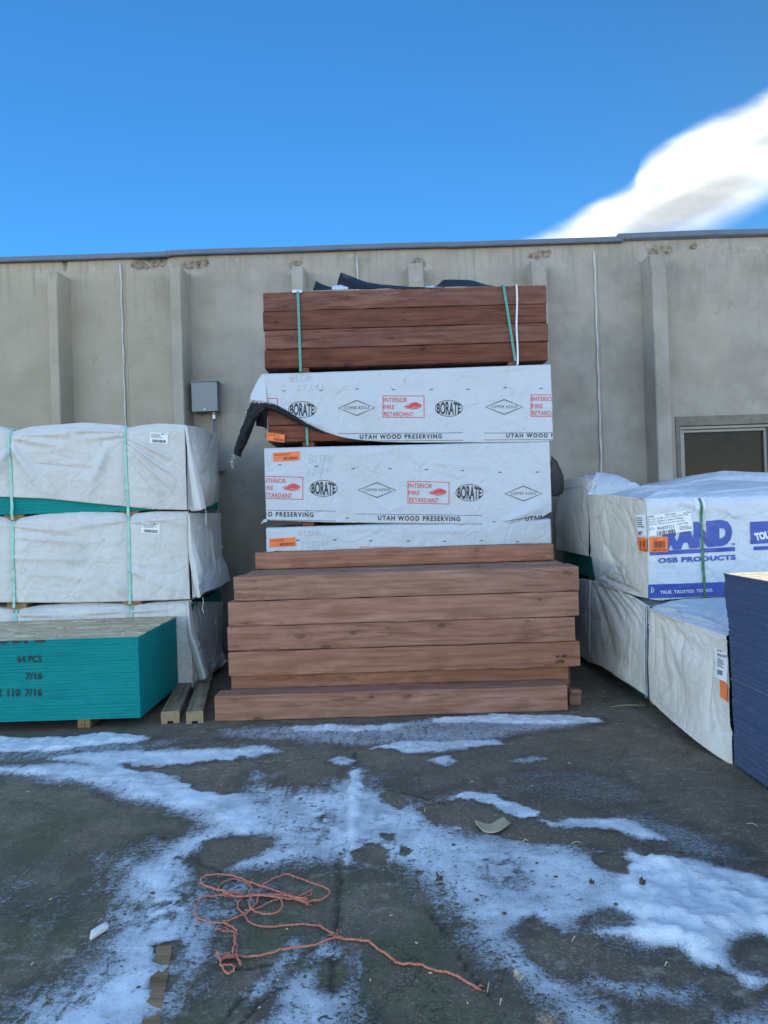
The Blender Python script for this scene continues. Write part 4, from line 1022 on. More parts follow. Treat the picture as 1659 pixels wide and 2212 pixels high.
    if bi < 2:
        b0_, b1_, t0_, t1_ = ((375,957.5),(421,960),(376,934),(0,0)) if bi == 0 else ((305.5,1151.5),(347,1154),(307,1127),(0,0))
        b0_, b1_, t0_ = ((324,957),(363,959.5),(325,934),) if bi == 0 else ((306,1151),(345,1154),(307.5,1127.5))
        o_, r_, t_ = XZ(*b0_, YL), XZ(*b1_, YL), XZ(*t0_, YL)
        pr = Print(on_front(fr, .007)); pr.add(rect2d(), o_, r_, t_); stk = pr.make('label_sticker', M['paper'], wrap_o)
        pr = Print(on_front(fr, .0085)); o_, r_, t_ = map(np.array, (o_, r_, t_))
        at_ = lambda u_, v_: o_+(r_-o_)*u_+(t_-o_)*v_
        pr.add(bars2d(26, 3+bi), at_(.13,.08), at_(.90,.08), at_(.13,.36)); pr.add(lines2d(4, 5+bi), at_(.06,.50), at_(.85,.50), at_(.06,.92)); pr.add(rect2d(), at_(.66,.86), at_(.74,.86), at_(.66,.96)); pr.add(lines2d(1, 9), at_(.76,.86), at_(.96,.86), at_(.76,.95))
        pr.make('barcode', M['ink'], wrap_o)

# ------------------------------------------------------------------ left: teal pile of boards in front
YT = 5.045; tz0, tz1 = .075, .651
txr = XZ(301, 1463, YT)[0]; tY1 = 5.97
teal = thing('board_pile', 'pile of bare strand boards with teal painted edges and stencilled numbers', 'board pile', (txr-1.22, (YT+tY1)/2, 0))
bm = bmesh.new(); nlay = 52
hh_ = (tz1-.012-tz0)/nlay; rg = random.Random(5)
for k in range(nlay):
    j0, j1 = rg.uniform(0, .0022), rg.uniform(0, .0022)
    box(bm, txr-2.44, txr-j1, YT+j0, tY1, tz0+k*hh_+.0003, tz0+(k+1)*hh_-.0003)
tb_o = obj('boards', bm, M['teal'], teal)
ybs = [YT, YT+.16, YT+.335, YT+.50, YT+.66, YT+.80, tY1]
bm = bmesh.new()
for k in range(6):
    a_, b_ = ybs[k], ybs[k+1]; xr = txr-.001-.002*(k % 2)
    n = 60; e0 = [.004*(vnoise(np.array([x*7.0]), np.array([k*3.0]), 33)[0]-.5)*2 for x in range(n+1)]
    dzk = .0035*(k % 2)+.0012*k
    row = []
    for i in range(n+1):
        x = txr-2.44+(xr-txr+2.44)*i/n; ya = a_+(.004+e0[i] if k else 0); yb = b_-.004
        row.append([bm.verts.new(q) for q in ((x, ya, tz1-.012), (x, ya, tz1+dzk), (x, yb, tz1+dzk), (x, yb, tz1-.012))])
    for A_, B_ in zip(row, row[1:]):
        for j in range(3): bm.faces.new((A_[j], B_[j], B_[j+1], A_[j+1]))
    bm.faces.new(row[0]); bm.faces.new(row[-1])
top_o = obj('top_boards', bm, M['osb'], teal)
# painted edge strip of the top boards
bm = bmesh.new(); box(bm, txr-2.44, txr+.002, YT-.0025, YT-.0005, tz1-.012, tz1+.0005); box(bm, txr+.0015, txr+.0035, YT-.002, tY1-.002, tz1-.012, tz1+.0005); obj('painted_edge', bm, M['teal'], teal)
for px in (175,-190):
    xq = XZ(px, 1560, YT)[0]; bm = bmesh.new(); box(bm, xq-.046, xq+.046, YT+.045, tY1-.02, 0, tz0-.001, .004); box(bm, xq-.004, xq+.006, YT+.040, YT+.0445, .002, tz0-.004); obj('runner', bm, M['wood_runner'], teal)
def txt(pr, s, lb, rb, lt, Y, **k): pr.add(text2d(s, **k), XZ(*lb, Y), XZ(*rb, Y), XZ(*lt, Y))
pr = Print(lambda X, Z: np.stack([X, X*0+YT-.0045, Z], 1), clip=[((0, tz1-.001, 0), (0, 1, 0))]); txt(pr, '64 PCS', (38,1431.5), (90,1430.5), (38,1416), YT, bold=.025, spacing=1.05); pr.make('stencil', M['ink_stencil'], tb_o)
pr = Print(lambda X, Z: np.stack([X, X*0+YT-.0045, Z], 1), clip=[((0, tz1-.001, 0), (0, 1, 0))]); txt(pr, '7/16', (55,1468), (92,1467.5), (55,1453), YT, bold=.025); pr.make('stencil', M['ink_stencil'], tb_o)
pr = Print(lambda X, Z: np.stack([X, X*0+YT-.0045, Z], 1)); txt(pr, '109', (-72.0,1506.5), (-28.0,1505.8), (-72.0,1489.5), YT, bold=.025, spacing=1.05); pr.make('stencil', M['ink_stencil'], tb_o)
pr = Print(lambda X, Z: np.stack([X, X*0+YT-.0045, Z], 1)); txt(pr, 'X', (-9.0,1505.5), (6.0,1505.3), (-9.0,1488.5), YT, bold=.025, spacing=1.05); pr.make('stencil', M['ink_stencil'], tb_o)
pr = Print(lambda X, Z: np.stack([X, X*0+YT-.0045, Z], 1)); txt(pr, '110', (16.5,1505.1), (43.5,1504.7), (16.5,1488.1), YT, bold=.025, spacing=1.05); pr.make('stencil', M['ink_stencil'], tb_o)
pr = Print(lambda X, Z: np.stack([X, X*0+YT-.0045, Z], 1)); txt(pr, '7/16', (54.0,1504.6), (91.0,1504.0), (54.0,1487.6), YT, bold=.025, spacing=1.05); pr.make('stencil', M['ink_stencil'], tb_o)
pr = Print(lambda X, Z: np.stack([X, X*0+YT-.0045, Z], 1), clip=[((0, tz1-.001, 0), (0, 1, 0))]); txt(pr, 'erbord', (-50,1392.5), (97,1387.5), (-50,1366), YT, bold=.05); pr.make('stencil', M['ink_stencil'], tb_o)

# two skids on the ground beside the pile
for k, (a_, b_, w, c_, lab) in enumerate(((368,1563,.125,(410,1472),'grey weathered wooden skid on the asphalt nearest the teal pile'), (421,1563,.115,(447,1472),'grey weathered wooden skid on the asphalt nearest the brown timbers'))):
    A_ = G(a_, b_); B_ = G(*c_); dv = B_-A_; L = dv.length; ang = math.atan2(dv.y, dv.x)
    bm = bmesh.new(); Hh = .088; g0, g1, gd = -.02, .02, .018
    sec = [(-w/2, 0), (g0, 0), (g0, gd), (g1, gd), (g1, 0), (w/2, 0), (w/2, Hh-.004), (w/2-.004, Hh), (-w/2+.004, Hh), (-w/2, Hh-.004)]
    rows = []
    for i in range(15):
        x = L*i/14; rows.append([bm.verts.new((x, y+.002*math.sin(i*1.7+y*30), z+(.0015*math.sin(i*2.3) if z > .05 else 0))) for y, z in sec])
    for R0, R1 in zip(rows, rows[1:]):
        for j in range(len(sec)): bm.faces.new((R0[j], R0[(j+1) % len(sec)], R1[(j+1) % len(sec)], R1[j]))
    for rr in (rows[0], rows[-1]):
        f = bm.faces.new(rr); f.material_index = 1
    bmesh.ops.recalc_face_normals(bm, faces=bm.faces)
    me = bpy.data.meshes.new('wooden_skid'); bm.to_mesh(me); bm.free()
    o = link('wooden_skid', me, [M['wood_grey'], M['end_grey']]); o.location = (A_.x, A_.y, 0); o.rotation_euler = (0, 0, ang)
    tag(o, lab, 'skid', 'wooden skids beside the teal pile')

# ------------------------------------------------------------------ centre: pile of loose brown timbers
def beam(pxl, pxr, pyt_l, pyb_l, Y, z, H, yaw, seed, label, D=.184, group='loose brown timbers in the pile'):
    xl = XZ(pxl, pyb_l, Y)[0]; xr = XZ(pxr, pyb_l, Y)[0]
    bm = timber_bm(xr-xl, D, H, seed, warp=.004)
    bmesh.ops.recalc_face_normals(bm, faces=bm.faces)
    me = bpy.data.meshes.new('timber'); bm.to_mesh(me); bm.free()
    o = link('timber', me, [M['wood_pile'], M['end_pile']]); o.location = ((xl+xr)/2, Y+D/2, z); o.rotation_euler = (0, 0, yaw)
    return tag(o, label, 'timber', group)
Hb = .184
beam(464, 1227, 1500, 1555, 5.13, 0.002, Hb, R(-.55), 1, 'longest brown timber lying alone on the asphalt in front of the pile')
lv = [.090+Hb*i+.004*i for i in range(5)]
beam(500, 1229, 1455, 1497, 5.37, lv[0], Hb, R(-.3), 2, 'lowest front timber of the pile, mostly hidden behind the one on the ground')
beam(494, 1254, 1415, 1460, 5.325, lv[1], Hb, R(-.55), 3, 'second front timber of the pile from the bottom, black stamp at its right end')
beam(492, 1243, 1367, 1411, 5.335, lv[2], Hb, R(-.6), 4, 'third front timber of the pile from the bottom, shorter at its right end')
beam(493, 1251, 1308, 1360, 5.33, lv[3], Hb, R(-.7), 5, 'fourth front timber of the pile, just below the topmost front timber')
fo = beam(505, 1251, 1257, 1302, 5.335, lv[4], Hb, R(-1.0), 6, 'topmost timber of the front row, streaked with dark stains and pale strap marks')
beam(525, 1240, 1240, 1290, 5.53, lv[4]-.002, Hb, R(-.9), 7, 'timber directly behind the topmost front timber, only its upper face showing')
beam(538, 1216, 1232, 1280, 5.735, lv[4]+.001, Hb, R(-.9), 8, 'second timber behind the topmost front timber, a strip of its upper face showing')
beam(546, 1210, 1228, 1275, 5.93, lv[4]-.002, Hb, R(-.3), 9, 'timber under the single upper timber, at the back of the pile')
for r_ in range(4):
    for c_ in range(3):
        beam(520+6*((r_*3+c_) % 4), 1228-5*((r_+c_) % 3), 1300, 1340, (5.53, 5.735, 5.93)[c_], lv[r_], Hb, 0, 20+r_*3+c_, 'brown timber buried inside the pile behind the front row of timbers')
beam(552, 1197, 1197, 1236, 5.97, lv[4]+Hb+.003, .142, R(-.35), 12, 'smaller single timber on top of the pile, against the white wrapped bundle', D=.14)
for k, (px, lab) in enumerate(((1241, 'short brown skid end sticking out at the right under the timber pile'), (640, 'brown skid under the left part of the timber pile'))):
    xq = XZ(px, 1510, 5.30)[0]; bm = bmesh.new(); box(bm, xq-.044, xq+.044, 5.27, 6.12, .001, .089, .005)
    if k == 0:
        box(bm, xq-.042, xq+.042, 5.24, 5.30, .0915, .118, .004)
    loose('skid', bm, M['wood_pile'], (xq, 5.7, 0), lab, 'skid', 'skids under the timber pile')
# black stamp on one timber, a fallen straw on another
tb = [o for o in bpy.data.objects if o.get('label', '').startswith('second front timber')][0]
bpy.context.view_layer.update()
mw = tb.matrix_world.inverted()
pr = Print(lambda X, Z: np.array([list(mw @ Vector((x, 5.322, z))) for x, z in zip(X, Z)]))
for (s, l, r_, t) in (('WF', (1199,1420.5), (1207,1420), (1199,1415)), ('AB', (1212,1419.5), (1222,1419), (1212,1413)), ('11WB', (1199,1432), (1217,1431), (1199,1425))): txt(pr, s, l, r_, t, 5.325, bold=.03)
so = pr.make('stamp', M['ink'], tb, local=True)
for v in so.data.vertices: v.co.y = -.0985

# ------------------------------------------------------------------ centre: tall stack of timber bundles
YC = 6.2
xcl, xcr = XZ(573, 880, YC)[0], XZ(1189, 880, YC)[0]
def runner_set(root, xsr, z0, z1, y1, m=None):
    for x in xsr:
        bm = bmesh.new(); box(bm, x-.05, x+.05, YC+.03, y1, z0, z1, .004); obj('runner', bm, m or M['wood_dark'], root)
def row_of_timbers(root, x0, x1, z0, z1, rows, cols, depth, seed, m=('wood_dark','end_dark'), shift=0.0, slope=0.0):
    hh = (z1-z0)/rows; dd = depth/cols
    for r_ in range(rows):
        for c_ in range(cols):
            if 0 < r_ < rows-1 and 0 < c_ < cols-1: continue
            rg = random.Random(seed*97+r_*13+c_); j = rg.uniform(-.006, .006)
            bm = timber_bm(x1-x0, dd-.004, hh-.004, seed*31+r_*7+c_, .006, .002)
            bmesh.ops.recalc_face_normals(bm, faces=bm.faces)
            me = bpy.data.meshes.new('timber'); bm.to_mesh(me); bm.free()
            o = link('timber', me, [M[m[0]], M[m[1]]], root, local=True)
            o.location = ((x0+x1)/2+j-shift*(r_/rows)-root.location.x, YC+.005+rg.uniform(0, .006)+dd*(c_+.5)-root.location.y, z0+hh*r_-root.location.z)
# --- topmost bundle: bare brown timbers with straps
x0, x1 = XZ(571, 785, YC)[0], XZ(1185, 780, YC)[0]
zt0, zt1 = (XZ(573, 795, YC)[1]+XZ(1187, 778, YC)[1])/2, (XZ(568, 629, YC)[1]+XZ(1181, 615, YC)[1])/2
tbun = thing('timber_bundle', 'bare dark brown timber bundle on top of the tall stack, with green and white straps', 'timber bundle', ((x0+x1)/2, YC+.5, zt0-.075), R(.9), 'timber bundles in the tall centre stack')
row_of_timbers(tbun, x0, x1, zt0, zt1, 4, 6, 1.02, 1)
tl = Vector(tbun.location)
def loc_strip(pts, w, m, name):
    bm = bmesh.new(); strip(bm, [Vector(p)-tl for p in pts], w, (1,0,0)); obj(name, bm, M[m], tbun, local=True)
yf = YC-.006
for (pa, pb, w, m) in (((642,628),(648,803),.022,'strap_teal'), ((1086,617),(1111,768),.022,'strap_teal'), ((1114,617),(1116,787),.016,'strap_white')):
    a_ = P(*pa, YC); b_ = P(*pb, YC); a_.z = max(a_.z, zt1+.004) if m != 'x' else a_.z
    bot_ = b_.z if m != 'strap_teal' or pb[1] > 790 else zt0
    pts = [(a_.x-.01, YC+1.0, zt1+.006), (a_.x, YC+.01, zt1+.006), (a_.x, yf-.004, zt1-.004)]
    for k in range(1, 13):
        t = k/12; pts.append((a_.x+(b_.x-a_.x)*t+(.004*math.sin(t*9) if m == 'strap_white' else 0), yf-.004, zt1-.004+(bot_-zt1+.004)*t))
    pts += [(b_.x, yf+.03, bot_-.006), (b_.x, YC+.3, bot_-.005)]
    loc_strip(pts, w, m, 'strap')
for px in (655, 1108):
    xq = XZ(px, 790, YC)[0]; bm = bmesh.new(); box(bm, xq-.04-tl.x, xq+.04-tl.x, YC+.02-tl.y, YC+1.0-tl.y, zt0-.055-tl.z, zt0-.001-tl.z, .003); obj('runner', bm, M['wood_dark'], tbun, local=True)
q = P(642, 632, YC)-tl; bm = bmesh.new(); box(bm, q.x-.05, q.x+.035, -.512, -.498, zt1-.02-tl.z, zt1+.008-tl.z, .002); obj('strap_corner', bm, M['galv'], tbun, local=True)

# --- black plastic lying on the topmost bundle
ps = thing('plastic_sheet', 'crumpled black plastic sheet lying on top of the highest timber bundle', 'plastic sheet', (0.05, YC+.5, zt1+.012))
def topflap(rows, name, m, amp=.01, nu=26, nv=14, seed=0):
    bm = bmesh.new(); cloth(bm, [[P(a, b, y) for a, b, y in r_] for r_ in rows], nu, nv, amp, 6, seed, crease=amp*1.2); o = obj(name, bm, M[m], ps, True); solid(o, .003); return o
topflap([[(736,589,YC+.30),(760,598,YC+.32),(800,610,YC+.34),(845,616,YC+.36),(905,620,YC+.38),(960,620,YC+.4)], [(730,606,YC+.16),(760,610,YC+.17),(800,616,YC+.18),(845,620,YC+.2),(905,621.5,YC+.22),(960,621,YC+.25)], [(727,625,YC+.06),(760,625,YC+.06),(800,624,YC+.06),(845,623.5,YC+.06),(905,622.5,YC+.06),(960,622,YC+.06)]], 'sheet', 'black_plastic', .008, seed=1)
topflap([[(682,607,YC+.20),(692,612,YC+.22),(710,618,YC+.24),(735,623,YC+.26)], [(679,618,YC+.12),(692,621,YC+.12),(712,624,YC+.12),(737,625.5,YC+.12)], [(676,627,YC+.06),(692,627,YC+.05),(714,626.5,YC+.05),(738,626,YC+.05)]], 'sheet', 'black_plastic', .006, seed=2)
topflap([[(958,605,YC+.34),(985,604,YC+.35),(1020,606,YC+.36),(1048,614,YC+.37),(1062,618,YC+.38)], [(948,613,YC+.2),(985,612,YC+.2),(1020,612.5,YC+.2),(1050,616,YC+.2),(1066,618.5,YC+.2)], [(938,620,YC+.07),(985,619,YC+.06),(1020,618.5,YC+.06),(1052,618,YC+.06),(1068,618.5,YC+.06)]], 'sheet', 'black_plastic', .006, seed=3)
topflap([[(718,617,YC+.12),(735,614,YC+.12),(750,617,YC+.12)], [(716,621,YC+.08),(735,619,YC+.06),(752,621,YC+.08)], [(718,625,YC+.04),(735,625,YC+.03),(752,624.5,YC+.04)]], 'white_lining', 'wrap_white', .008, seed=4, nu=16)
topflap([[(918,620,YC+.14),(935,617.5,YC+.14),(958,618.5,YC+.14)], [(918,622,YC+.06),(935,621,YC+.06),(958,620.5,YC+.06)]], 'white_lining', 'wrap_white', .003, seed=5, nu=10)

# --- print used on the white lumber wrap
def X2(c, o=(483.9, 570.3)): return (o[0]+c[0]*.448, o[1]+c[1]*.448)
def cut_below(pr, fr, X_lo):   # keep what lies above the hem and right of the bundle's edge
    bm = pr.bm
    bmesh.ops.bisect_plane(bm, geom=bm.verts[:]+bm.edges[:]+bm.faces[:], plane_co=(X_lo+.002, 0, 0), plane_no=(-1, 0, 0), clear_outer=True)
    for i in range(60):
        bmesh.ops.bisect_plane(bm, geom=bm.verts[:]+bm.edges[:]+bm.faces[:], plane_co=(X_lo+i*.01, 0, 0), plane_no=(1, 0, 0))
        bmesh.ops.bisect_plane(bm, geom=bm.verts[:]+bm.edges[:]+bm.faces[:], plane_co=(0, float(zw2+i*.011), 0), plane_no=(0, 1, 0))
    dead = [f for f in bm.faces if f.calc_center_median().y < float(fr.bot(np.array([f.calc_center_median().x]))[0])+.004]
    bmesh.ops.delete(bm, geom=dead, context='FACES')
def wrap_print(fr, items, o, parent, clip=None, cut=None):
    f = lambda c: XZ(*X2(c, o), YC)
    def done(pr, name, m):
        if cut: cut_below(pr, fr, cut)
        pr.make(name, M[m], parent)
    for it in items:
        k = it[0]; new = lambda: Print(on_front(fr), clip=clip)
        if k == 'dash':
            for c in it[1]:
                pr = new(); pr.add(rect2d(), f((c[0]-8, c[1]+3)), f((c[0]+8, c[1]+2)), f((c[0]-8, c[1]-1))); done(pr, 'dash_mark', 'ink')
        elif k == 'borate':
            (cx, cy, rx, ry, tl_) = it[1:]; pr = new()
            def lens(V):
                V = V.copy(); s_ = np.sqrt(np.clip(1-(.80*(2*V[:, 0]-1))**2, 0, 1)); V[:, 1] = .5+(V[:, 1]-.5)*s_; return V
            pr.add(text2d('BORATE', bold=.03), f((cx-rx*.86, cy+ry*.84-tl_)), f((cx+rx*.86, cy+ry*.84+tl_)), f((cx-rx*.86, cy-ry*.84-tl_)), lens)
            pr.add(ring2d(.022, 44, .036), f((cx-rx, cy+ry)), f((cx+rx, cy+ry)), f((cx-rx, cy-ry))); done(pr, 'oval_mark', 'ink')
        elif k == 'diamond':
            (cx, cy, rx, ry, s_) = it[1:]; pr = new()
            pr.add(diamond2d(.028, .06), f((cx-rx, cy+ry)), f((cx+rx, cy+ry)), f((cx-rx, cy-ry)))
            pr.add(text2d('COPPER AZOLE', spacing=1.25), f((cx-rx*.68, cy+7+s_)), f((cx+rx*.68, cy+5-s_)), f((cx-rx*.68, cy-7+s_))); done(pr, 'diamond_mark', 'ink')
        elif k == 'fire':
            (x0_, x1_, y0_, y1_, s_) = it[1:]; w_, h_ = x1_-x0_, y1_-y0_; pr = new()
            g = lambda u_, v_: f((x0_+u_*w_, y1_-v_*h_+s_*u_))
            pr.add(frame2d(.016, .03), g(0, 0), g(1, 0), g(0, 1))
            pr.add(text2d('INTERIOR', bold=.008), g(.025, .70), g(.59, .70), g(.025, .90)); pr.add(text2d('FIRE', bold=.008), g(.025, .38), g(.29, .38), g(.025, .57)); pr.add(text2d('RETARDANT', bold=.008), g(.035, .06), g(.74, .06), g(.035, .26))
            pr.add(flame2d(), g(.50, .36), g(.97, .36), g(.50, .72)); done(pr, 'red_box_mark', 'ink_red')
        elif k == 'utah':
            (s, xa, xb, yb, h_, s_, la, lb, dy0, dy1) = it[1:]; pr = new()
            pr.add(text2d(s, bold=.035, spacing=1.3), f((xa, yb)), f((xb, yb+s_)), f((xa, yb-h_)))
            for dy in (dy0, dy1):
                sl = s_/max(1, xb-xa)*(lb-la); base = yb+s_/max(1, xb-xa)*(la-xa)
                pr.add(rect2d(), f((la, base+dy+2.2)), f((lb, base+sl+dy+2.2)), f((la, base+dy)))
            done(pr, 'lettering', 'ink')
def white_wrap(root, top, bot, x0_, x1_, seed, folds=(), nu=300, nv=110, amp=1.0, ends=True):
    def hgt(X, Z):
        h = amp*(.010*(fbm(X*1.3, Z*2.4, seed)-.3)+.005*(ridged(X*3.3, Z*3.3, seed+1)-.5)+.0035*(fbm(X*8, Z*11, seed+2)-.5)+.004*np.exp(-((top(X)-Z)/.10)**2)*(fbm(X*5, Z*20, seed+3)-.4))
        h = h+creases(X, Z, x0_, x1_, float(bot(np.array([0.]))[0]), float(top(np.array([0.]))[0]), 34, seed+60, .0035, .012)
        for f in folds: h = h+fold(X, Z, *f)
        return h
    fr = Front(YC-.004, x0_, x1_, top, bot, hgt, .016); bm = bmesh.new(); fr.build(bm, nu, nv, depth=1.05, ntop=12, sag=.01)
    w_ = obj('wrap', bm, M['wrap_white'], root, True); solid(w_, .002, 1)
    if ends:
        for xe, sg in ((x0_, -1), (x1_, 1)):
            zt_ = float(top(np.array([xe]))[0]); zb_ = float(bot(np.array([xe]))[0]); bm = bmesh.new()
            yv = YC+.012
            cloth(bm, [[(xe, yv, zt_-.002), (xe+sg*.012, YC+.5, zt_), (xe, YC+1.04, zt_)], [(xe+sg*.004, yv-.004, (zt_+zb_)/2), (xe+sg*.025, YC+.5, (zt_+zb_)/2), (xe+sg*.01, YC+1.04, (zt_+zb_)/2)], [(xe+sg*.004, yv-.004, zb_+.02), (xe+sg*.02, YC+.5, zb_), (xe+sg*.01, YC+1.04, zb_)]], 30, 24, .008, 4, seed+8, crease=.01, pin=lambda u_, v_: np.clip(u_*6, 0, 1))
            e_ = obj('wrap_end', bm, M['wrap_white'] if sg < 0 else M['wrap_white'], root, True); solid(e_, .002)
    return w_, fr
def tag_on(fr, root, o, corners, wrap_o, seed, off=.010):
    f = lambda c: XZ(*X2(c, o), YC)
    a_, b_, c_ = (np.array(f(q)) for q in corners); at_ = lambda u_, v_: a_+(b_-a_)*u_+(c_-a_)*v_
    sf = on_front(fr, off) if fr else (lambda X, Z: np.stack([X, X*0+YC-.014, Z], 1)); sf2 = on_front(fr, off+.0015) if fr else (lambda X, Z: np.stack([X, X*0+YC-.0155, Z], 1))
    pr = Print(sf); pr.add(rect2d(), a_, b_, c_); pr.make('orange_tag', M['tag_orange'], wrap_o)
    pr = Print(sf2); pr.add(bars2d(20, seed), at_(.38,.10), at_(.96,.10), at_(.38,.42)); pr.add(lines2d(2, seed), at_(.06,.6), at_(.7,.6), at_(.06,.9)); pr.make('barcode', M['ink_tag'], wrap_o)
def scribble(pr, s, lb, rb, lt, o):
    f = lambda c: XZ(*X2(c, o), YC); pr.add(text2d(s, bold=-.012, spacing=1.1), f(lb), f(rb), f(lt))
# --- second bundle: torn wrap
o2 = (483.9, 570.3); o3 = (483.9, 933.2)
zb2 = XZ(573, 962, YC)[1]; z2t = (XZ(568, 808, YC)[1]+XZ(1188, 787, YC)[1])/2
zw2 = (XZ(880, 957, YC)[1])
b2 = thing('timber_bundle', 'timber bundle whose white printed wrap is torn open at left, showing black lining and wood', 'timber bundle', ((xcl+xcr)/2, YC+.5, zw2-.01), 0, 'timber bundles in the tall centre stack')
row_of_timbers(b2, xcl+.015, xcr-.012, zw2+.045, z2t-.012, 4, 6, 1.0, 2)
runner_set(b2, [XZ(665, 950, YC)[0], XZ(1105, 950, YC)[0]], zw2-.008, zw2+.043, YC+1.0)
top2 = prof([(568,808),(700,804),(880,798),(1050,792),(1192,787)], YC); xw0, xw1 = XZ(574, 850, YC)[0], XZ(1191, 850, YC)[0]
bot2 = prof([(560,866),(578,868),(600,876),(627,891),(663,915),(699,932),(735,944),(771,950),(820,954.5),(900,956),(1050,956),(1160,955),(1196,951)], YC)
fo2 = [F_(720,812,870,950,.16,.022,YC), F_(600,880,760,950,.05,.020,YC), F_(600,810,640,905,.06,.010,YC), F_(1080,900,1190,945,.06,.006,YC)]
w2, fr2 = white_wrap(b2, top2, bot2, xw0, xw1, 200, fo2, ends=False)
bm = bmesh.new(); xe = xw1
cloth(bm, [[(xe, YC+.01, z2t-.006), (xe+.01, YC+.5, z2t), (xe, YC+1.04, z2t)], [(xe+.004, YC, z2t-.3), (xe+.03, YC+.5, z2t-.3), (xe+.01, YC+1.04, z2t-.3)], [(xe+.006, YC-.002, zw2+.06), (xe+.03, YC+.5, zw2+.07), (xe+.01, YC+1.04, zw2+.05)]], 30, 24, .008, 4, 208, crease=.01, pin=lambda u_, v_: np.clip(u_*6, 0, 1)); e_ = obj('wrap_end', bm, M['wrap_white'], b2, True); solid(e_, .002)
wrap_print(fr2, [('dash', [(290,613),(467,610),(642,604),(817,606),(1000,605),(1175,604),(1355,597),(1528,600)]),
  ('borate',1083,697,67,40,0), ('diamond',640,696,90,38,0), ('diamond',1350,690,92,38,-1), ('fire',765,966,635,742,0), ('fire',1478,1679,630,737,0),
  ('utah','UTAH WOOD PRESERVING',655,1050,845,22,-3,548,1152,-28,8), ('utah','UTAH WOOD PRESERVING',1360,1757,838,20,-2,1253,1859,-24,9)], o2, w2, [((xw1-.003, 0, 0), (1, 0, 0))])
wrap_print(fr2, [('borate',378,703,67,40,0), ('fire',60,260,645,750,2)], o2, w2, None, xw0)
pg = Print(on_front(fr2)); scribble(pg, 'BLDR', (325,572), (428,566), (322,534), o2); scribble(pg, '27241', (350,614), (478,606), (350,585), o2); pg.make('pencil_mark', M['ink_grey'], w2)
# torn corner: white flap past the bundle's end, black rolled hem, black tail hanging down
fl_rows = [[(574,807,YC-.006),(571,808,YC+.005),(566,808,YC+.03)], [(574,828,YC-.012),(565,828,YC+.01),(554,828,YC+.06)], [(575,850,YC-.022),(558,850,YC+.005),(541,853,YC+.07)], [(577,869,YC-.030),(560,866,YC-.015),(540.5,866,YC+.06)]]
bm = bmesh.new(); cloth(bm, [[P(*q) for q in r_] for r_ in fl_rows], 24, 24, .008, 6, 210, crease=.01, pin=lambda u_, v_: np.clip(u_*4, 0, 1)); e_ = obj('torn_flap', bm, M['wrap_white'], b2, True); solid(e_, .002)
hem = [(570,872,YC-.05),(590,878,YC-.055),(615,890,YC-.055),(645,907,YC-.05),(670,920,YC-.045),(690,929,YC-.035),(700,933,YC-.025)]
hw = [.034,.032,.028,.022,.015,.009,.005]
bm = bmesh.new(); pts = smoothline([P(a, b+3, y) for a, b, y in hem], 6); ws = crom(np.array(hw)[:, None], len(pts), 0)[:, 0]; rings = []
for i, p in enumerate(pts):
    tg = (pts[min(i+1, len(pts)-1)]-pts[max(i-1, 0)]).normalized(); n_ = tg.cross(Vector((0,1,0))).normalized()
    j = .004*math.sin(i*1.9)
    rings.append([bm.verts.new(p+n_*(ws[i]*.80*math.cos(a)+j*.3)+Vector((0,1,0))*(ws[i]*.45*math.sin(a)+j*.2)) for a in [2*math.pi*k/10 for k in range(10)]])
for A_, B_ in zip(rings, rings[1:]):
    for k in range(10): bm.faces.new((A_[k], A_[(k+1) % 10], B_[(k+1) % 10], B_[k]))
bm.faces.new(rings[0]); bm.faces.new(rings[-1]); obj('rolled_hem', bm, M['black_plastic'], b2, True)
tail = [[(541,864,YC+.05),(555,866,YC-.02),(578,870,YC-.05)], [(536,882,YC+.06),(552,884,YC-.02),(582,882,YC-.05)], [(528,905,YC+.05),(542,904,YC-.02),(555,905,YC-.01)], [(519,928,YC+.04),(531,930,YC-.03),(544,934,YC+.02)], [(511,955,YC+.03),(520,957,YC-.02),(531,960,YC+.03)], [(504.5,980,YC+.02),(511,984,YC-.02),(519,987,YC+.03)]]
bm = bmesh.new(); Pt = cloth(bm, [[P(*q) for q in r_] for r_ in tail], 30, 80, .012, 7, 212, crease=.02, sharp=14, sa=.012); e_ = obj('black_lining', bm, M['black_plastic'], b2, True); solid(e_, .003)
inner = [[(555,884,YC+.12),(566,884,YC+.12),(580,880,YC+.04)], [(553,905,YC+.12),(566,905,YC+.14),(577,904,YC+.06)], [(553,920,YC+.12),(566,922,YC+.14),(577,927,YC+.06)]]
bm = bmesh.new(); cloth(bm, [[P(*q) for q in r_] for r_ in inner], 14, 14, .006, 8, 213); e_ = obj('black_lining', bm, M['black_plastic'], b2, True); solid(e_, .003)
rg = random.Random(3)
def frays(line, n, ln):
    bm = bmesh.new(); pts = smoothline(line, 8)
    for _ in range(n):
        p = rg.choice(pts)+Vector((rg.uniform(-.006,.006), rg.uniform(-.012,.004), rg.uniform(-.006,.006)))
        dv = Vector((rg.uniform(-1,1), rg.uniform(-.6,.2), rg.uniform(-1,.6))).normalized()*rg.uniform(.4,1)*ln
        tube(bm, [p, p+dv*.5+Vector((rg.uniform(-.003,.003),0,rg.uniform(-.003,.003))), p+dv], .0011, 3, False)
    obj('frayed_threads', bm, M['fray'], b2)['kind'] = 'stuff'
frays([P(541,866,YC+.03), P(555,868,YC-.03), P(570,868,YC-.05), P(585,873,YC-.06)], 130, .022)
frays([P(541,870,YC+.04), P(528,905,YC+.03), P(514,945,YC+.02), P(505,980,YC+.01)], 70, .014)
frays([P(590,875,YC-.07), P(627,890,YC-.07), P(663,913,YC-.06)], 26, .012)
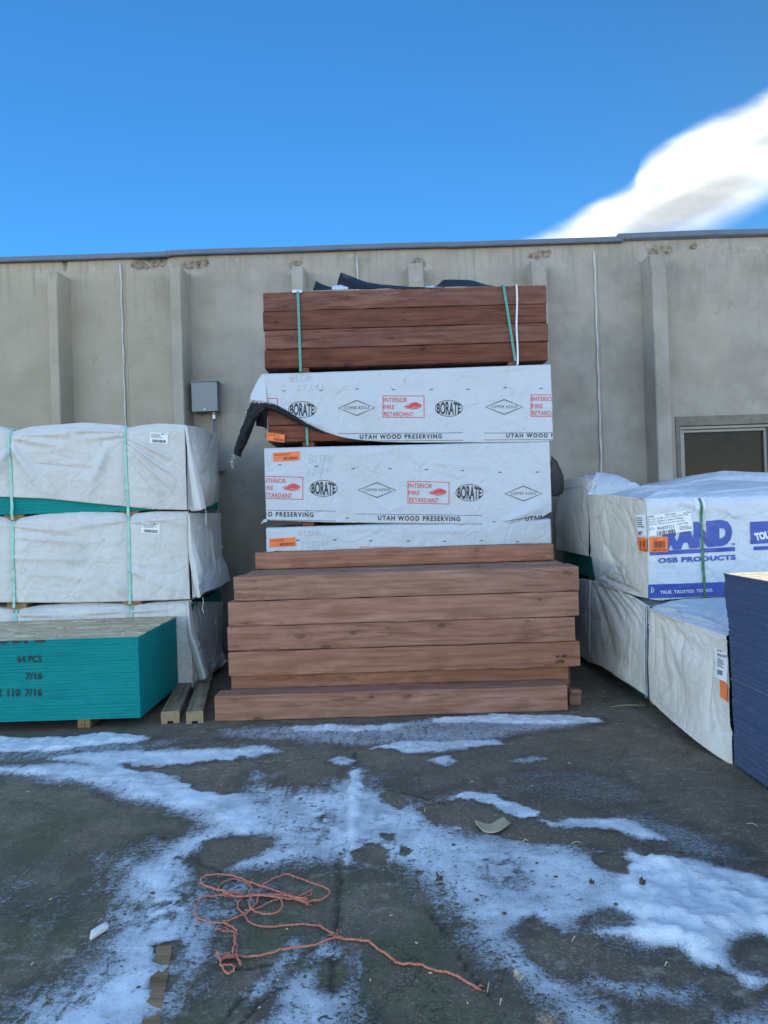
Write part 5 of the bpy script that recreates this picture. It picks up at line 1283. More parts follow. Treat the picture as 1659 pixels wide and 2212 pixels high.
frays([P(505,981,YC), P(503,990,YC), P(500,1000,YC), P(503,1010,YC+.02)], 36, .03)
bm = bmesh.new(); xq = XZ(663, 930, YC)[0]; strip(bm, [(xq, YC-.004, z2t-.2), (xq, YC-.004, zw2+.06), (xq, YC-.002, zw2+.005)], .020, (1,0,0)); obj('strap', bm, M['strap_teal'], b2)
tag_on(None, b2, o2, ((207,850),(292,862),(209,812)), b2, 4)
# --- third bundle
z3t = (XZ(571, 968, YC)[1]+XZ(1188, 953, YC)[1])/2; z3b = XZ(880, 1128, YC)[1]+.02
b3 = thing('timber_bundle', 'timber bundle fully covered by white printed wrap, below the torn one', 'timber bundle', ((xcl+xcr)/2, YC+.5, z3b-.05), 0, 'timber bundles in the tall centre stack')
row_of_timbers(b3, xcl+.03, xcr-.03, z3b+.01, z3t-.012, 4, 6, 1.0, 3); runner_set(b3, [XZ(665, 1120, YC)[0], XZ(1105, 1120, YC)[0]], z3b-.045, z3b+.008, YC+1.0)
top3 = prof([(560,968.5),(700,965),(880,961),(1050,956),(1196,951)], YC); bot3 = prof([(560,1122),(576,1124),(700,1128),(880,1132),(1000,1135),(1090,1136),(1130,1131),(1165,1120),(1196,1102)], YC)
w3, fr3 = white_wrap(b3, top3, bot3, XZ(573, 1040, YC)[0], XZ(1189, 1040, YC)[0], 230, [F_(620,975,700,1060,.05,.006,YC), F_(930,1000,1060,1010,.03,.005,YC), F_(840,1105,880,1085,.03,.006,YC), F_(1090,1128,1190,1085,.05,.022,YC)])
x3l = XZ(573.5, 1040, YC)[0]; x3r = XZ(1188, 1040, YC)[0]; cl3 = [((x3l+.004, 0, 0), (-1, 0, 0)), ((x3r, 0, 0), (1, 0, 0))]
wrap_print(fr3, [('dash', [(270,158),(447,165),(623,175),(801,176),(975,181),(1150,186),(1329,194),(1509,193),(595,414),(1302,433)]),
  ('fire',180,382,211,321,6), ('borate',480,272,67,40,1), ('diamond',737,280,92,38,0), ('fire',885,1086,236,344,5), ('borate',1183,293,67,41,1), ('diamond',1443,297,92,38,0),
  ('utah','UTAH WOOD PRESERVING',32,432,405,24,6,-80,540,-32,15), ('utah','UTAH WOOD PRESERVING',742,1138,426,24,5,635,1243,-31,11), ('utah','UTAH',1452,1530,430,20,-12,1345,1500,-16,14)], o3, w3, cl3)
pg = Print(on_front(fr3)); scribble(pg, 'BLDR', (412,148), (522,150), (412,110), o3); scribble(pg, '227241', (402,208), (520,196), (404,180), o3); pg.add(rect2d(), XZ(*X2((460,228), o3), YC), XZ(*X2((463,228), o3), YC), XZ(*X2((488,102), o3), YC)); pg.make('pencil_mark', M['ink_grey'], w3)
tag_on(fr3, b3, o3, ((240,142),(366,135),(237,101)), w3, 6)
bm = bmesh.new(); cloth(bm, [[P(1189,985,YC+.02), P(1200,995,YC+.2), P(1206,1000,YC+.35)], [P(1189,1010,YC+.02), P(1206,1020,YC+.16), P(1216,1025,YC+.3)], [P(1189,1045,YC+.03), P(1208,1052,YC+.15), P(1218,1048,YC+.3)], [P(1190,1072,YC+.04), P(1204,1072,YC+.15), P(1214,1066,YC+.3)]], 20, 30, .012, 8, 240, crease=.012); e_ = obj('black_lining', bm, M['black_plastic'], b3, True); solid(e_, .003)
bm = bmesh.new(); cloth(bm, [[P(577,1121,YC-.02), P(570,1122,YC), P(566,1126,YC+.03)], [P(577,1127,YC-.02), P(569,1129,YC-.01), P(563,1133,YC+.03)]], 12, 8, .004, 8, 241); e_ = obj('torn_flap', bm, M['wrap_white'], b3, True); solid(e_, .002)
# --- fourth bundle, mostly hidden by the loose timbers, and the one that carries the stack
z4t = XZ(880, 1129, YC)[1]-.008; z4b = .765
b4 = thing('timber_bundle', 'white wrapped timber bundle with orange tag, directly above the loose brown timbers', 'timber bundle', ((xcl+xcr)/2, YC+.5, z4b-.05), 0, 'timber bundles in the tall centre stack')
row_of_timbers(b4, xcl+.03, xcr-.03, z4b+.01, z4t-.012, 4, 6, 1.0, 4); runner_set(b4, [XZ(665, 1250, YC)[0], XZ(1105, 1250, YC)[0]], z4b-.05, z4b+.008, YC+1.0)
w4, fr4 = white_wrap(b4, lambda X: X*0+z4t, lambda X: X*0+z4b+.02, XZ(575, 1150, YC)[0], XZ(1190, 1150, YC)[0], 250, [F_(650,1140,760,1165,.04,.006,YC), F_(900,1145,1100,1150,.04,.006,YC)], 220, 60)
wrap_print(fr4, [('dash', [(357,521),(535,519),(708,524),(888,525),(1063,526),(1240,524),(1415,528)]), ('borate',262,614,67,42,0), ('fire',655,856,553,660,0)], o3, w4)
pg = Print(on_front(fr4)); scribble(pg, 'BLDR', (360,502), (465,499), (360,474), o3); scribble(pg, '227241', (372,556), (500,552), (374,530), o3); pg.make('pencil_mark', M['ink_grey'], w4)
tag_on(fr4, b4, o3, ((221,556),(347,549),(219,514)), w4, 8)
b5 = thing('timber_bundle', 'lowest timber bundle of the tall stack, hidden behind the loose timbers', 'timber bundle', ((xcl+xcr)/2, YC+.5, 0), 0, 'timber bundles in the tall centre stack')
row_of_timbers(b5, xcl+.03, xcr-.03, .09, z4b-.052, 4, 6, 1.0, 5); runner_set(b5, [XZ(665, 1450, YC)[0], XZ(1105, 1450, YC)[0]], 0, .088, YC+1.0)

# ------------------------------------------------------------------ right: wrapped bundles of sheathing
YR = 5.07
def c6(x, y): return (1183.8+x*.2865, 1002.4+y*.2865)
def c7(x, y): return (1184.0+x*.2865, 1209.8+y*.2865)
xr0 = XZ(1401, 1180, YR)[0]; xr1 = xr0+2.5
def ctrl(f, rows): return [[P(*f(a, b), y) for a, b, y in r_] for r_ in rows]
# --- lower bundle under the printed one
GRP = 'wrapped sheathing bundles in the right stack'
rl = thing('sheathing_bundle', 'lower beige wrapped bundle directly under the blue printed one, green boards at its foot', 'board bundle', (xr0+1.2, YR+.6, 0), 0, GRP)
bm = bmesh.new(); box(bm, xr0+.03, xr1, YR+.05, 6.27, .03, .70, .003); obj('board_pile', bm, M['green'], rl)
bm = bmesh.new(); cloth(bm, ctrl(c7, [[(325,150,6.32),(420,175,5.95),(540,232,5.6),(660,288,5.3),(745,340,5.09)], [(322,330,6.32),(415,360,5.95),(530,430,5.6),(655,490,5.3),(742,540,5.09)], [(320,560,6.32),(415,610,5.95),(530,680,5.6),(655,740,5.3),(740,790,5.09)], [(318,770,6.32),(410,808,5.95),(520,880,5.6),(640,955,5.3),(742,1020,5.09)]]), 130, 110, .014, 2.2, 300, crease=.004, sharp=26, sa=.007,
    folds=[(.08,.0,.75,.62,.06,.03),(.2,.0,.85,.5,.05,.035),(.35,.0,.95,.45,.05,.03),(.5,0,1,.35,.04,.025),(.62,0,1,.22,.035,.02),(.02,.05,.5,.9,.06,.02)])
o = obj('wrap', bm, M['wrap_beige'], rl, True); solid(o, .003)
bm = bmesh.new(); cloth(bm, [[P(*c7(325,150),6.32), P(*c7(745,340),5.08)], [P(*c7(325,150),6.32)+Vector((.8,0,.02)), P(*c7(745,340),5.08)+Vector((.8,0,.02))], [P(*c7(325,150),6.32)+Vector((2.4,0,0)), P(*c7(745,340),5.08)+Vector((2.4,0,0))]], 40, 60, .012, 3, 301, crease=.02); o = obj('wrap_top', bm, M['wrap_top'], rl, True); solid(o, .003)
for k, (xa, xb) in enumerate(((722,733),(736,747),(751,768))):
    bm = bmesh.new(); cloth(bm, ctrl(c7, [[(xa,345,YR-.005),((xa+xb)/2,345,YR-.03),(xb,346,YR-.005)], [(xa,560,YR-.005),((xa+xb)/2,560,YR-.03),(xb+2,560,YR-.005)], [(xa+2,800,YR-.005),((xa+xb)/2,800,YR-.03),(xb+3,800,YR-.005)], [(xa+8,1020,YR-.005),((xa+xb)/2+8,1028,YR-.03),(xb+6,1046,YR-.005)]]), 10, 60, .004, 7, 304+k); o = obj('wrap_fold', bm, M['wrap_blueside' if k != 1 else 'wrap_beige'], rl, True); solid(o, .002)
for (ya, yb) in ((485,500),(515,700),(712,722),(950,1040)):
    bm = bmesh.new(); q0, q1 = P(*c7(752,ya), YR-.034), P(*c7(768,ya), YR-.034); r0_, r1_ = P(*c7(754,yb), YR-.034), P(*c7(770,yb), YR-.034)
    bm.faces.new([bm.verts.new(q) for q in (q0, q1, r1_, r0_)]); obj('blue_print', bm, M['ink_blue'], rl)
for yy_ in (YR+.12, YR+1.0):
    bm = bmesh.new(); box(bm, xr0+.05, xr1-.05, yy_, yy_+.09, 0, .028); obj('runner', bm, M['wood_runner'], rl)
# --- printed bundle on top of it
z_b = P(*c6(775,1015), YR).z
ru = thing('sheathing_bundle', 'upper right wrapped bundle with large blue lettering, white sticker and orange tag', 'board bundle', (xr0+1.2, YR+.6, z_b-.02), 0, GRP)
zt_r = P(*c6(750,265), YR).z
bm = bmesh.new(); box(bm, xr0+.03, xr1-.02, YR+.05, 6.27, z_b+.03, zt_r-.03, .003); obj('board_pile', bm, M['green'], ru)
bm = bmesh.new(); Ps = cloth(bm, ctrl(c6, [[(298,230,6.3),(400,232,5.95),(520,236,5.6),(645,250,5.3),(752,266,5.08)], [(312,420,6.3),(408,420,5.95),(525,430,5.6),(648,448,5.3),(755,470,5.07)], [(322,640,6.3),(420,655,5.93),(535,690,5.58),(655,730,5.3),(757,750,5.07)], [(345,800,6.28),(435,850,5.9),(548,880,5.56),(660,900,5.28),(765,915,5.07)], [(360,885,6.26),(450,928,5.88),(560,960,5.55),(665,996,5.28),(778,1016,5.07)]]), 150, 130, .012, 2.6, 310, crease=.005, sharp=46, sa=.008, pin=lambda u_, v_: np.clip((1-u_)*8, 0, 1)*np.clip(u_*8, 0.2, 1),
    folds=[(.25,.45,.55,.75,.03,.02),(.15,.8,.5,.45,.03,.02),(.55,.55,.2,.95,.03,.018),(.6,.1,.9,.55,.04,.015),(.3,.1,.35,.55,.04,.012),(.2,.75,.95,.98,.05,.02)])
side_w = obj('wrap_end', bm, M['wrap_beige'], ru, True); solid(side_w, .003)
topr = prof([c6(750,262), c6(900,258), c6(1050,250), c6(1200,252), c6(1420,248), c6(1659,240), c6(2300,225), c6(3200,200)], YR)
botr = prof([c6(750,1014), c6(780,1022), c6(830,1030), c6(1000,1016), c6(1280,1000), c6(1659,985), c6(2300,960), c6(3200,930)], YR)
FR_ = lambda a, b, c, d, w, h: F_(*c6(a,b), *c6(c,d), w, h, YR)
fR = [FR_(900,260,880,380,.03,.010), FR_(1060,262,1150,340,.03,.008), FR_(960,270,1300,370,.04,.014), FR_(1180,290,1659,470,.04,.014), FR_(1300,180,1500,400,.04,.008), FR_(900,700,1080,920,.03,.008), FR_(780,620,820,900,.03,.012), FR_(860,880,1100,960,.03,.006), FR_(1180,700,1250,850,.04,.008), FR_(1175,290,1180,1000,.035,-.014)]
def hgtR(X, Z):
    h = .012*(fbm(X*1.4, Z*2.0, 320)-.35)+.007*(ridged(X*4, Z*4, 321)-.5)+.004*(fbm(X*10, Z*12, 322)-.5)+.008*np.exp(-((topr(X)-Z)/.07)**2)*(fbm(X*6, Z*14, 323)-.4)
    for f in fR: h = h+fold(X, Z, *f)
    h = h+creases(X, Z, xr0, xr0+1.2, .75, 1.5, 30, 700, .004, .012)
    return h*np.clip((X-xr0)/.06, .1, 1)
frR = Front(YR, xr0-.004, xr1, topr, botr, hgtR, .03)
bm = bmesh.new(); frR.build(bm, 240, 110, depth=.06, ntop=5); fw = obj('wrap', bm, M['wrap_blueside'], ru, True); solid(fw, .003)
# top of the bundle: loose bulging sheet
tr_ = lambda X: float(topr(np.array([X]))[0])
rows = []
for (yy_, dz) in ((YR+.03, -.002), (YR+.12, .035), (5.4, .050), (5.8, .090), (6.15, .115), (6.33, .10)):
    rows.append([Vector((X, yy_, tr_(max(X, xr0))+dz*k_)) for X, k_ in ((xr0-.02, .15), (xr0+.25, .75), (xr0+.6, .95), (xr0+1.0, 1.25), (xr0+1.7, 1.0), (xr1, .5))])
bm = bmesh.new(); cloth(bm, rows, 170, 90, .016, 2.5, 330, crease=.004, sharp=60, sa=.009, folds=[(.05,.2,.5,.5,.05,.03),(.1,.6,.6,.5,.05,.025),(.3,.2,.9,.4,.04,.02),(.2,.8,.7,.7,.05,.03)], pin=lambda u_, v_: np.clip(v_*6, 0, 1)); o = obj('wrap_top', bm, M['wrap_top'], ru, True); solid(o, .003)
for px in (1180, 2300):
    q = P(*c6(px, 1035), YR); bm = bmesh.new(); box(bm, q.x-.07, q.x+.07, YR+.03, 6.2, q.z-.005, z_b+.026, .003); obj('runner', bm, M['wood_runner'], ru)
bm = bmesh.new(); pts = []
for k in range(26):
    t = k/25; X, Z = XZ(*c6(1145+35*t, 262+(1035-262)*t), YR); pts.append((X, float(frR.y(np.array([X]), np.array([Z]))[0])-.010, Z))
pts = [(pts[0][0]-.01, YR+.9, tr_(xr0+.5)+.07), (pts[0][0], YR+.08, pts[0][2]+.02)]+pts
strip(bm, pts, .018, (1,0,0)); obj('strap', bm, M['strap_dkgreen'], ru)
f6 = lambda x, y: XZ(*c6(x, y), YR)
pr = Print(on_front(frR, .007)); pr.add(rect2d(), f6(1103,352), f6(1185,348), f6(1098,262)); pr.make('corner_guard', M['card_white'], ru)
def frprint(name, m, items, off=.0065):
    pr = Print(on_front(frR, off), clip=[((xr0+.004, 0, 0), (-1, 0, 0))])
    for sh, a_, b_, c_ in items: pr.add(sh, f6(*a_), f6(*b_), f6(*c_))
    return pr.make(name, M[m], fw)
frprint('big_lettering', 'ink_blue', [(text2d('RAND', bold=.085, spacing=1.02), (858,652), (1384,614), (858,452))])
frprint('trademark', 'ink_blue', [(text2d('TM', bold=.03), (1378,612), (1408,609), (1378,598))])
frprint('blue_bar', 'ink_blue', [(rect2d(), (752,690), (1408,656), (752,658))])
frprint('lettering', 'ink_blue', [(text2d('OSB PRODUCTS', bold=.05, spacing=1.08), (828,748), (1413,722), (828,708))])
bo = Print(on_front(frR, .0065)); q0, q1, q2 = f6(752,1012), f6(2300,960), f6(752,908); bo.add(rect2d(), q0, q1, q2); bo.make('blue_band', M['ink_blue'], fw)
frprint('band_lettering', 'paper', [(text2d('TRUE. TRUSTED. TOLKO.', bold=.02, spacing=1.05), (842,979), (1241,962), (842,955))], .009)
frprint('round_emblem', 'paper', [(ring2d(.10, 30), (752,972), (796,970), (752,930)), (text2d('2', bold=.03), (766,965), (783,964), (766,940))], .009)
frprint('blue_block', 'ink_blue', [(rect2d(), (1522,603), (1760,592), (1516,436)), (rect2d(), (1545,650), (1760,640), (1545,622))])
frprint('block_lettering', 'paper', [(text2d('TOLKO', bold=.06), (1560,580), (1745,545), (1545,522))], .009)
# sticker and orange tag folded round the corner
st = frprint('label_sticker', 'paper', [(rect2d(), (757,545), (1088,500), (735,392))], .0115)
frprint('sticker_print', 'ink', [(text2d('96437723', bold=0), (818,498), (944,482), (815,474)), (bars2d(22, 5), (818,540), (955,522), (812,507)), (text2d('7/16 CAT', bold=.03), (876,390), (960,380), (874,378)), (text2d('61 Pcs', bold=.03), (1014,375), (1066,366), (1013,362)), (text2d('TOLKO', bold=.05), (742,406), (797,400), (740,394)),
   (text2d('7/16-CAT: 0.418in X 3ft 11-7/8in X 9ft 11-7/8in'), (744,428), (1052,385), (742,414)), (text2d('7/16-CAT: 10.62mm X 1216mm X 3045mm'), (744,448), (1015,411), (742,434)), (text2d('T-STRAND OSB Performance Rated Sheathing'), (746,468), (1022,432), (744,455)), (text2d('Square Edge'), (968,462), (1050,450), (966,448)), (lines2d(2, 3), (748,500), (800,493), (746,480)), (lines2d(3, 4), (985,500), (1078,487), (984,468))], .013)
ot = frprint('orange_tag', 'tag_orange', [(rect2d(), (758,664), (896,662), (758,549))], .0145)
frprint('tag_barcode', 'ink_tag', [(bars2d(18, 8), (790,632), (876,630), (790,580)), (text2d('U0731753', bold=.03), (779,659), (885,657), (779,640)), (lines2d(1, 3), (784,572), (840,570), (784,560))], .016)
def on_side(off):   # follows the side sheet from its own grid
    g = Ps
    yy_g, zz_g, xx_g = g[..., 1], g[..., 2], g[..., 0]
    def f(a, b):
        out = []
        for ya, zb_ in zip(a, b):
            d = (yy_g-ya)**2+(zz_g-zb_)**2; i = np.argpartition(d.ravel(), 4)[:4]; w = 1/(d.ravel()[i]+1e-7); out.append(((xx_g.ravel()[i]*w).sum()/w.sum()-off, ya, zb_))
        return np.array(out)
    return f
sd = lambda x, y, Y: (Y, P(*c6(x, y), Y).z)
def sideprint(name, m, items, off):
    pr = Print(on_side(off), cell=.03)
    for sh, a_, b_, c_ in items: pr.add(sh, a_, b_, c_)
    pr.make(name, M[m], side_w)
sideprint('label_sticker', 'paper', [(rect2d(), sd(690,545,5.215), (5.066, sd(757,547,5.066)[1]), sd(674,384,5.235))], .008)
sideprint('sticker_print', 'ink', [(bars2d(8, 3), sd(694,538,5.20), sd(722,538,5.13), sd(692,506,5.20)), (lines2d(5, 8), sd(688,480,5.20), sd(726,482,5.10), sd(684,398,5.22))], .010)
sideprint('orange_tag', 'tag_orange', [(rect2d(), sd(686,650,5.215), (5.062, sd(757,664,5.062)[1]), sd(684,549,5.215))], .012)
sideprint('tag_barcode', 'ink_tag', [(bars2d(14, 6), sd(700,622,5.18), sd(742,628,5.09), sd(700,576,5.18)), (text2d('0731753', bold=.02), sd(700,650,5.18), sd(748,656,5.08), sd(700,634,5.18))], .014)
# --- rear stack behind them
rr1 = thing('sheathing_bundle', 'rear wrapped bundle with a bulging white top, green boards showing below its wrap', 'board bundle', (xr0+1.2, 7.0, P(1278,1250,6.42).z), 0, GRP)
xq = P(1272, 1100, 6.42).x
zq0, zq1 = P(1276, 1250, 6.42).z, P(1272, 1066, 6.42).z
bm = bmesh.new(); box(bm, xq+.03, xq+2.4, 6.45, 7.5, zq0, zq1-.02, .003); obj('board_pile', bm, M['green'], rr1)
bm = bmesh.new(); cloth(bm, ctrl(c6, [[(85,122,7.5),(160,108,7.1),(245,96,6.75),(330,120,6.5),(372,150,6.44)], [(70,260,7.5),(150,240,7.1),(220,215,6.75),(262,205,6.55),(304,232,6.42)], [(50,420,7.5),(130,420,7.05),(200,420,6.72),(258,430,6.52),(305,440,6.40)], [(60,540,7.5),(130,560,7.05),(200,580,6.72),(260,590,6.52),(303,600,6.40)], [(62,640,7.5),(140,658,7.05),(205,674,6.72),(262,686,6.52),(302,696,6.40)]]), 90, 90, .012, 2.5, 340, crease=.004, sharp=24, sa=.006); o = obj('wrap_end', bm, M['wrap_beige'], rr1, True); solid(o, .003)
rows = []
for yy_, k_ in ((6.38, .0), (6.46, .55), (6.62, .95), (6.9, 1.0), (7.3, .9), (7.55, .55)):
    rows.append([Vector((X, yy_, zq1-.03+dz*k_)) for X, dz in ((xq+.0, .10), (xq+.10, .20), (xq+.28, .215), (xq+.42, .17), (xq+.55, .08), (xq+.9, .13), (xq+1.3, .19), (xq+1.8, .17), (xq+2.4, .1))])
bm = bmesh.new(); cloth(bm, rows, 170, 70, .012, 2.5, 341, crease=.004, sharp=60, sa=.009, folds=[(.02,.1,.25,.6,.04,.02),(.05,.3,.2,.9,.04,.02),(.3,.2,.8,.3,.05,.02)]); o = obj('wrap_top', bm, M['wrap_top'], rr1, True); solid(o, .003)
bm = bmesh.new(); cloth(bm, [[Vector((xq-.01, 6.40, zq1+.01)), Vector((xq+1.2, 6.40, zq1+.02)), Vector((xq+2.4, 6.40, zq1))], [Vector((xq-.005, 6.39, zq0+.3)), Vector((xq+1.2, 6.40, zq0+.3)), Vector((xq+2.4, 6.40, zq0+.3))], [Vector((xq-.01, 6.40, zq0+.2)), Vector((xq+1.2, 6.40, zq0+.1)), Vector((xq+2.4, 6.40, zq0+.1))]], 60, 20, .006, 3, 342); o = obj('wrap', bm, M['wrap_blueside'], rr1, True); solid(o, .003)
bm = bmesh.new(); box(bm, xq+.05, xq+2.2, 6.6, 6.7, zq0-.06, zq0-.001); obj('runner', bm, M['wood_runner'], rr1)
rr2 = thing('sheathing_bundle', 'rear bottom bundle in grey wrap, beside the right ends of the loose brown timbers', 'board bundle', (xr0+1.2, 7.0, 0), 0, GRP)
bm = bmesh.new(); box(bm, xq+.05, xq+2.4, 6.45, 7.5, .08, zq0-.064, .003); obj('board_pile', bm, M['green'], rr2)
bm = bmesh.new(); cloth(bm, ctrl(c7, [[(150,128,7.5),(210,134,7.0),(250,138,6.7),(285,144,6.5),(300,150,6.42)], [(150,300,7.5),(208,318,7.0),(246,330,6.7),(280,345,6.5),(297,350,6.42)], [(150,480,7.5),(206,510,7.0),(242,540,6.7),(276,560,6.5),(296,570,6.42)], [(150,640,7.5),(206,690,7.0),(245,725,6.7),(282,755,6.5),(306,772,6.42)]]), 60, 70, .012, 2.5, 345, crease=.005, sharp=14, sa=.006); o = obj('wrap_end', bm, M['wrap_grey'], rr2, True); solid(o, .003)
bm = bmesh.new(); cloth(bm, ctrl(c7, [[(300,150,6.41),(312,150,6.36),(328,152,6.34)], [(297,350,6.41),(310,352,6.36),(326,352,6.34)], [(296,570,6.41),(310,570,6.36),(325,568,6.34)], [(306,772,6.41),(316,774,6.36),(330,772,6.34)]]), 12, 50, .006, 6, 346); o = obj('wrap_fold', bm, M['wrap_grey'], rr2, True); solid(o, .003)
# --- near bundle, one high, its sheet hanging to the ground
nb = thing('sheathing_bundle', 'single low beige wrapped bundle between the blue board pile and the lettered bundle', 'board bundle', (P(1490,1450,4.5).x+1.2, 4.5, 0), 0, GRP)
rows = [[(762,362,4.99),(860,408,4.82),(1000,452,4.58),(1180,515,4.30),(1342,570,4.07)],
        [(766,420,4.99),(868,470,4.81),(1010,540,4.56),(1190,620,4.28),(1352,680,4.06)],
        [(768,640,4.99),(872,700,4.79),(1015,770,4.53),(1195,870,4.26),(1362,930,4.04)],
        [(770,850,4.99),(872,930,4.77),(1015,1040,4.50),(1198,1170,4.22),(1378,1250,4.02)],
        [(770,1056,4.98),(858,1150,4.74),(985,1262,4.46),(1190,1424,4.16),(1390,1552,3.99)]]
bm = bmesh.new(); Pn = cloth(bm, ctrl(c7, rows), 160, 130, .014, 2.4, 350, crease=.003, sharp=34, sa=.008, pin=lambda u_, v_: np.clip(v_*6, .15, 1), folds=[(.08,.12,.10,.75,.025,.018),(.42,.18,.48,.6,.03,.016),(.3,.12,.5,.5,.06,.02),(.35,.3,.9,.42,.06,.02),(.78,.2,.76,.95,.02,.014),(.2,.3,.3,.95,.07,.02),(.05,.97,.9,.97,.04,.012),(.3,.4,.6,.9,.06,.015)])
nw = obj('wrap', bm, M['wrap_beige'], nb, True); solid(nw, .003)
r0_ = [P(*c7(a, b), y) for a, b, y in rows[0]]
bm = bmesh.new(); cloth(bm, [[p+Vector((0,0,-.002)) for p in r0_], [p+Vector((.10, 0, .03)) for p in r0_], [p+Vector((.35, 0, .055)) for p in r0_], [p+Vector((1.2, 0, .05)) for p in r0_], [p+Vector((2.3, 0, .03)) for p in r0_]], 100, 90, .012, 2.5, 351, crease=.004, sharp=40, sa=.008, folds=[(.05,.1,.5,.25,.04,.02),(.3,.15,.9,.2,.03,.02)], pin=lambda u_, v_: np.clip(v_*8, 0, 1)); o = obj('wrap_top', bm, M['wrap_top'], nb, True); solid(o, .003)
bm = bmesh.new(); box(bm, r0_[0].x+.17, r0_[0].x+2.3, 4.10, 4.95, .09, .66, .003); obj('board_pile', bm, M['green'], nb)
for yy_ in (4.2, 4.8):
    bm = bmesh.new(); box(bm, r0_[0].x+.1, r0_[0].x+2.2, yy_-.045, yy_+.045, 0, .088); obj('runner', bm, M['wood_runner'], nb)
bm = bmesh.new(); q = P(*c6(1210,1065), 5.0); strip(bm, [q+Vector((.0,.04,.03)), q+Vector((0,.0,-.005)), q+Vector((.004,-.3,-.02))], .022, (1,0,0)); obj('strap', bm, M['strap_green'], nb)
def on_near(off):
    def f(a, b):
        out = []
        for ya, zb_ in zip(a, b):
            d = ((Pn[..., 1]-ya)**2+(Pn[..., 2]-zb_)**2).ravel(); i = np.argpartition(d, 4)[:4]; w = 1/(d[i]+1e-7); out.append(((Pn[..., 0].ravel()[i]*w).sum()/w.sum()-off, ya, zb_))
        return np.array(out)
    return f
def nearprint(name, m, items, off):
    pr = Print(on_near(off), cell=.03)
    for sh, *q in items: pr.add(sh, *[(y, P(*c7(a, b), y).z) for a, b, y in q])
    pr.make(name, M[m], nw)
nearprint('label_sticker', 'paper', [(rect2d(), (1262,880,4.185), (1372,925,4.045), (1262,660,4.185))], .008)
nearprint('sticker_print', 'ink', [(text2d('7/16 CAT', bold=.03), (1285,722,4.155), (1372,742,4.045), (1285,700,4.155)), (bars2d(9, 4), (1286,858,4.155), (1335,872,4.09), (1288,822,4.155)), (lines2d(5, 6), (1283,800,4.155), (1345,820,4.08), (1283,735,4.155)), (lines2d(1, 2), (1280,686,4.16), (1330,694,4.1), (1280,672,4.16))], .0095)
nearprint('orange_tag', 'tag_orange', [(rect2d(), (1314,1030,4.11), (1380,1072,4.03), (1304,898,4.12))], .009)

# --- blue edged board pile in the right foreground
YB = 3.95; yb0 = 1.52
lp = [(1655,1586),(1560,1584),(1440,1578),(1345,1573),(1290,1566),(1262,1560),(1250,1555),(1241,1550)]
zl = [P(b, a, YB).z for a, b in lp]; xl_ = [P(b, a, YB).x for a, b in lp]
ztop = zl[-1]; nL = 84; hL = (ztop-.020)/nL
bp = thing('board_pile', 'leaning pile of strand boards with blue painted edges, sunlit on top', 'board pile', (xl_[0]+.61, 2.75, 0))
bm = bmesh.new(); rg = random.Random(11); tops = []
for k in range(nL):
    z = .019+hL*k; x = float(np.interp(z, zl, xl_)); j = rg.uniform(-.0007, .0007)+(rg.uniform(-.003,.003) if rg.random() < .06 else 0)
    yj = rg.uniform(-.006, .004); x1_ = x+1.22
    if k > nL-7: x += .010*(k-nL+7)*.35; yj -= .004*(k-nL+7)
    jf = j*1.3 if rg.random() < .75 else j*3.0
    v0 = [(x+j*.12, yb0+yj), (x1_, yb0), (x1_, YB+yj), (x+jf, YB+yj)]
    lo_v = [bm.verts.new((a, b, z+.0006)) for a, b in v0]; hi_v = [bm.verts.new((a, b, z+hL-.0006)) for a, b in v0]
    for q in ((0,1),(1,2),(2,3),(3,0)): bm.faces.new((lo_v[q[0]], lo_v[q[1]], hi_v[q[1]], hi_v[q[0]]))
    f = bm.faces.new(hi_v); f.material_index = 1
    bm.faces.new(list(reversed(lo_v)))
obj('boards', bm, [M['blue'], M['osb']], bp)
zt_b = .019+hL*nL
bm = bmesh.new(); box(bm, float(np.interp(ztop, zl, xl_))+.022, xl_[0]+1.2, yb0, YB-.028, zt_b, zt_b+.0105); obj('top_board', bm, M['osb'], bp)
bm = bmesh.new(); box(bm, float(np.interp(ztop, zl, xl_))+.0195, float(np.interp(ztop, zl, xl_))+.0215, yb0, YB-.028, zt_b+.0005, zt_b+.0095); obj('painted_edge', bm, M['blue'], bp)
for yy_ in (1.8, 3.6):
    bm = bmesh.new(); box(bm, xl_[0]+.05, xl_[0]+1.15, yy_-.045, yy_+.045, 0, .0185); obj('runner', bm, M['wood_runner'], bp)

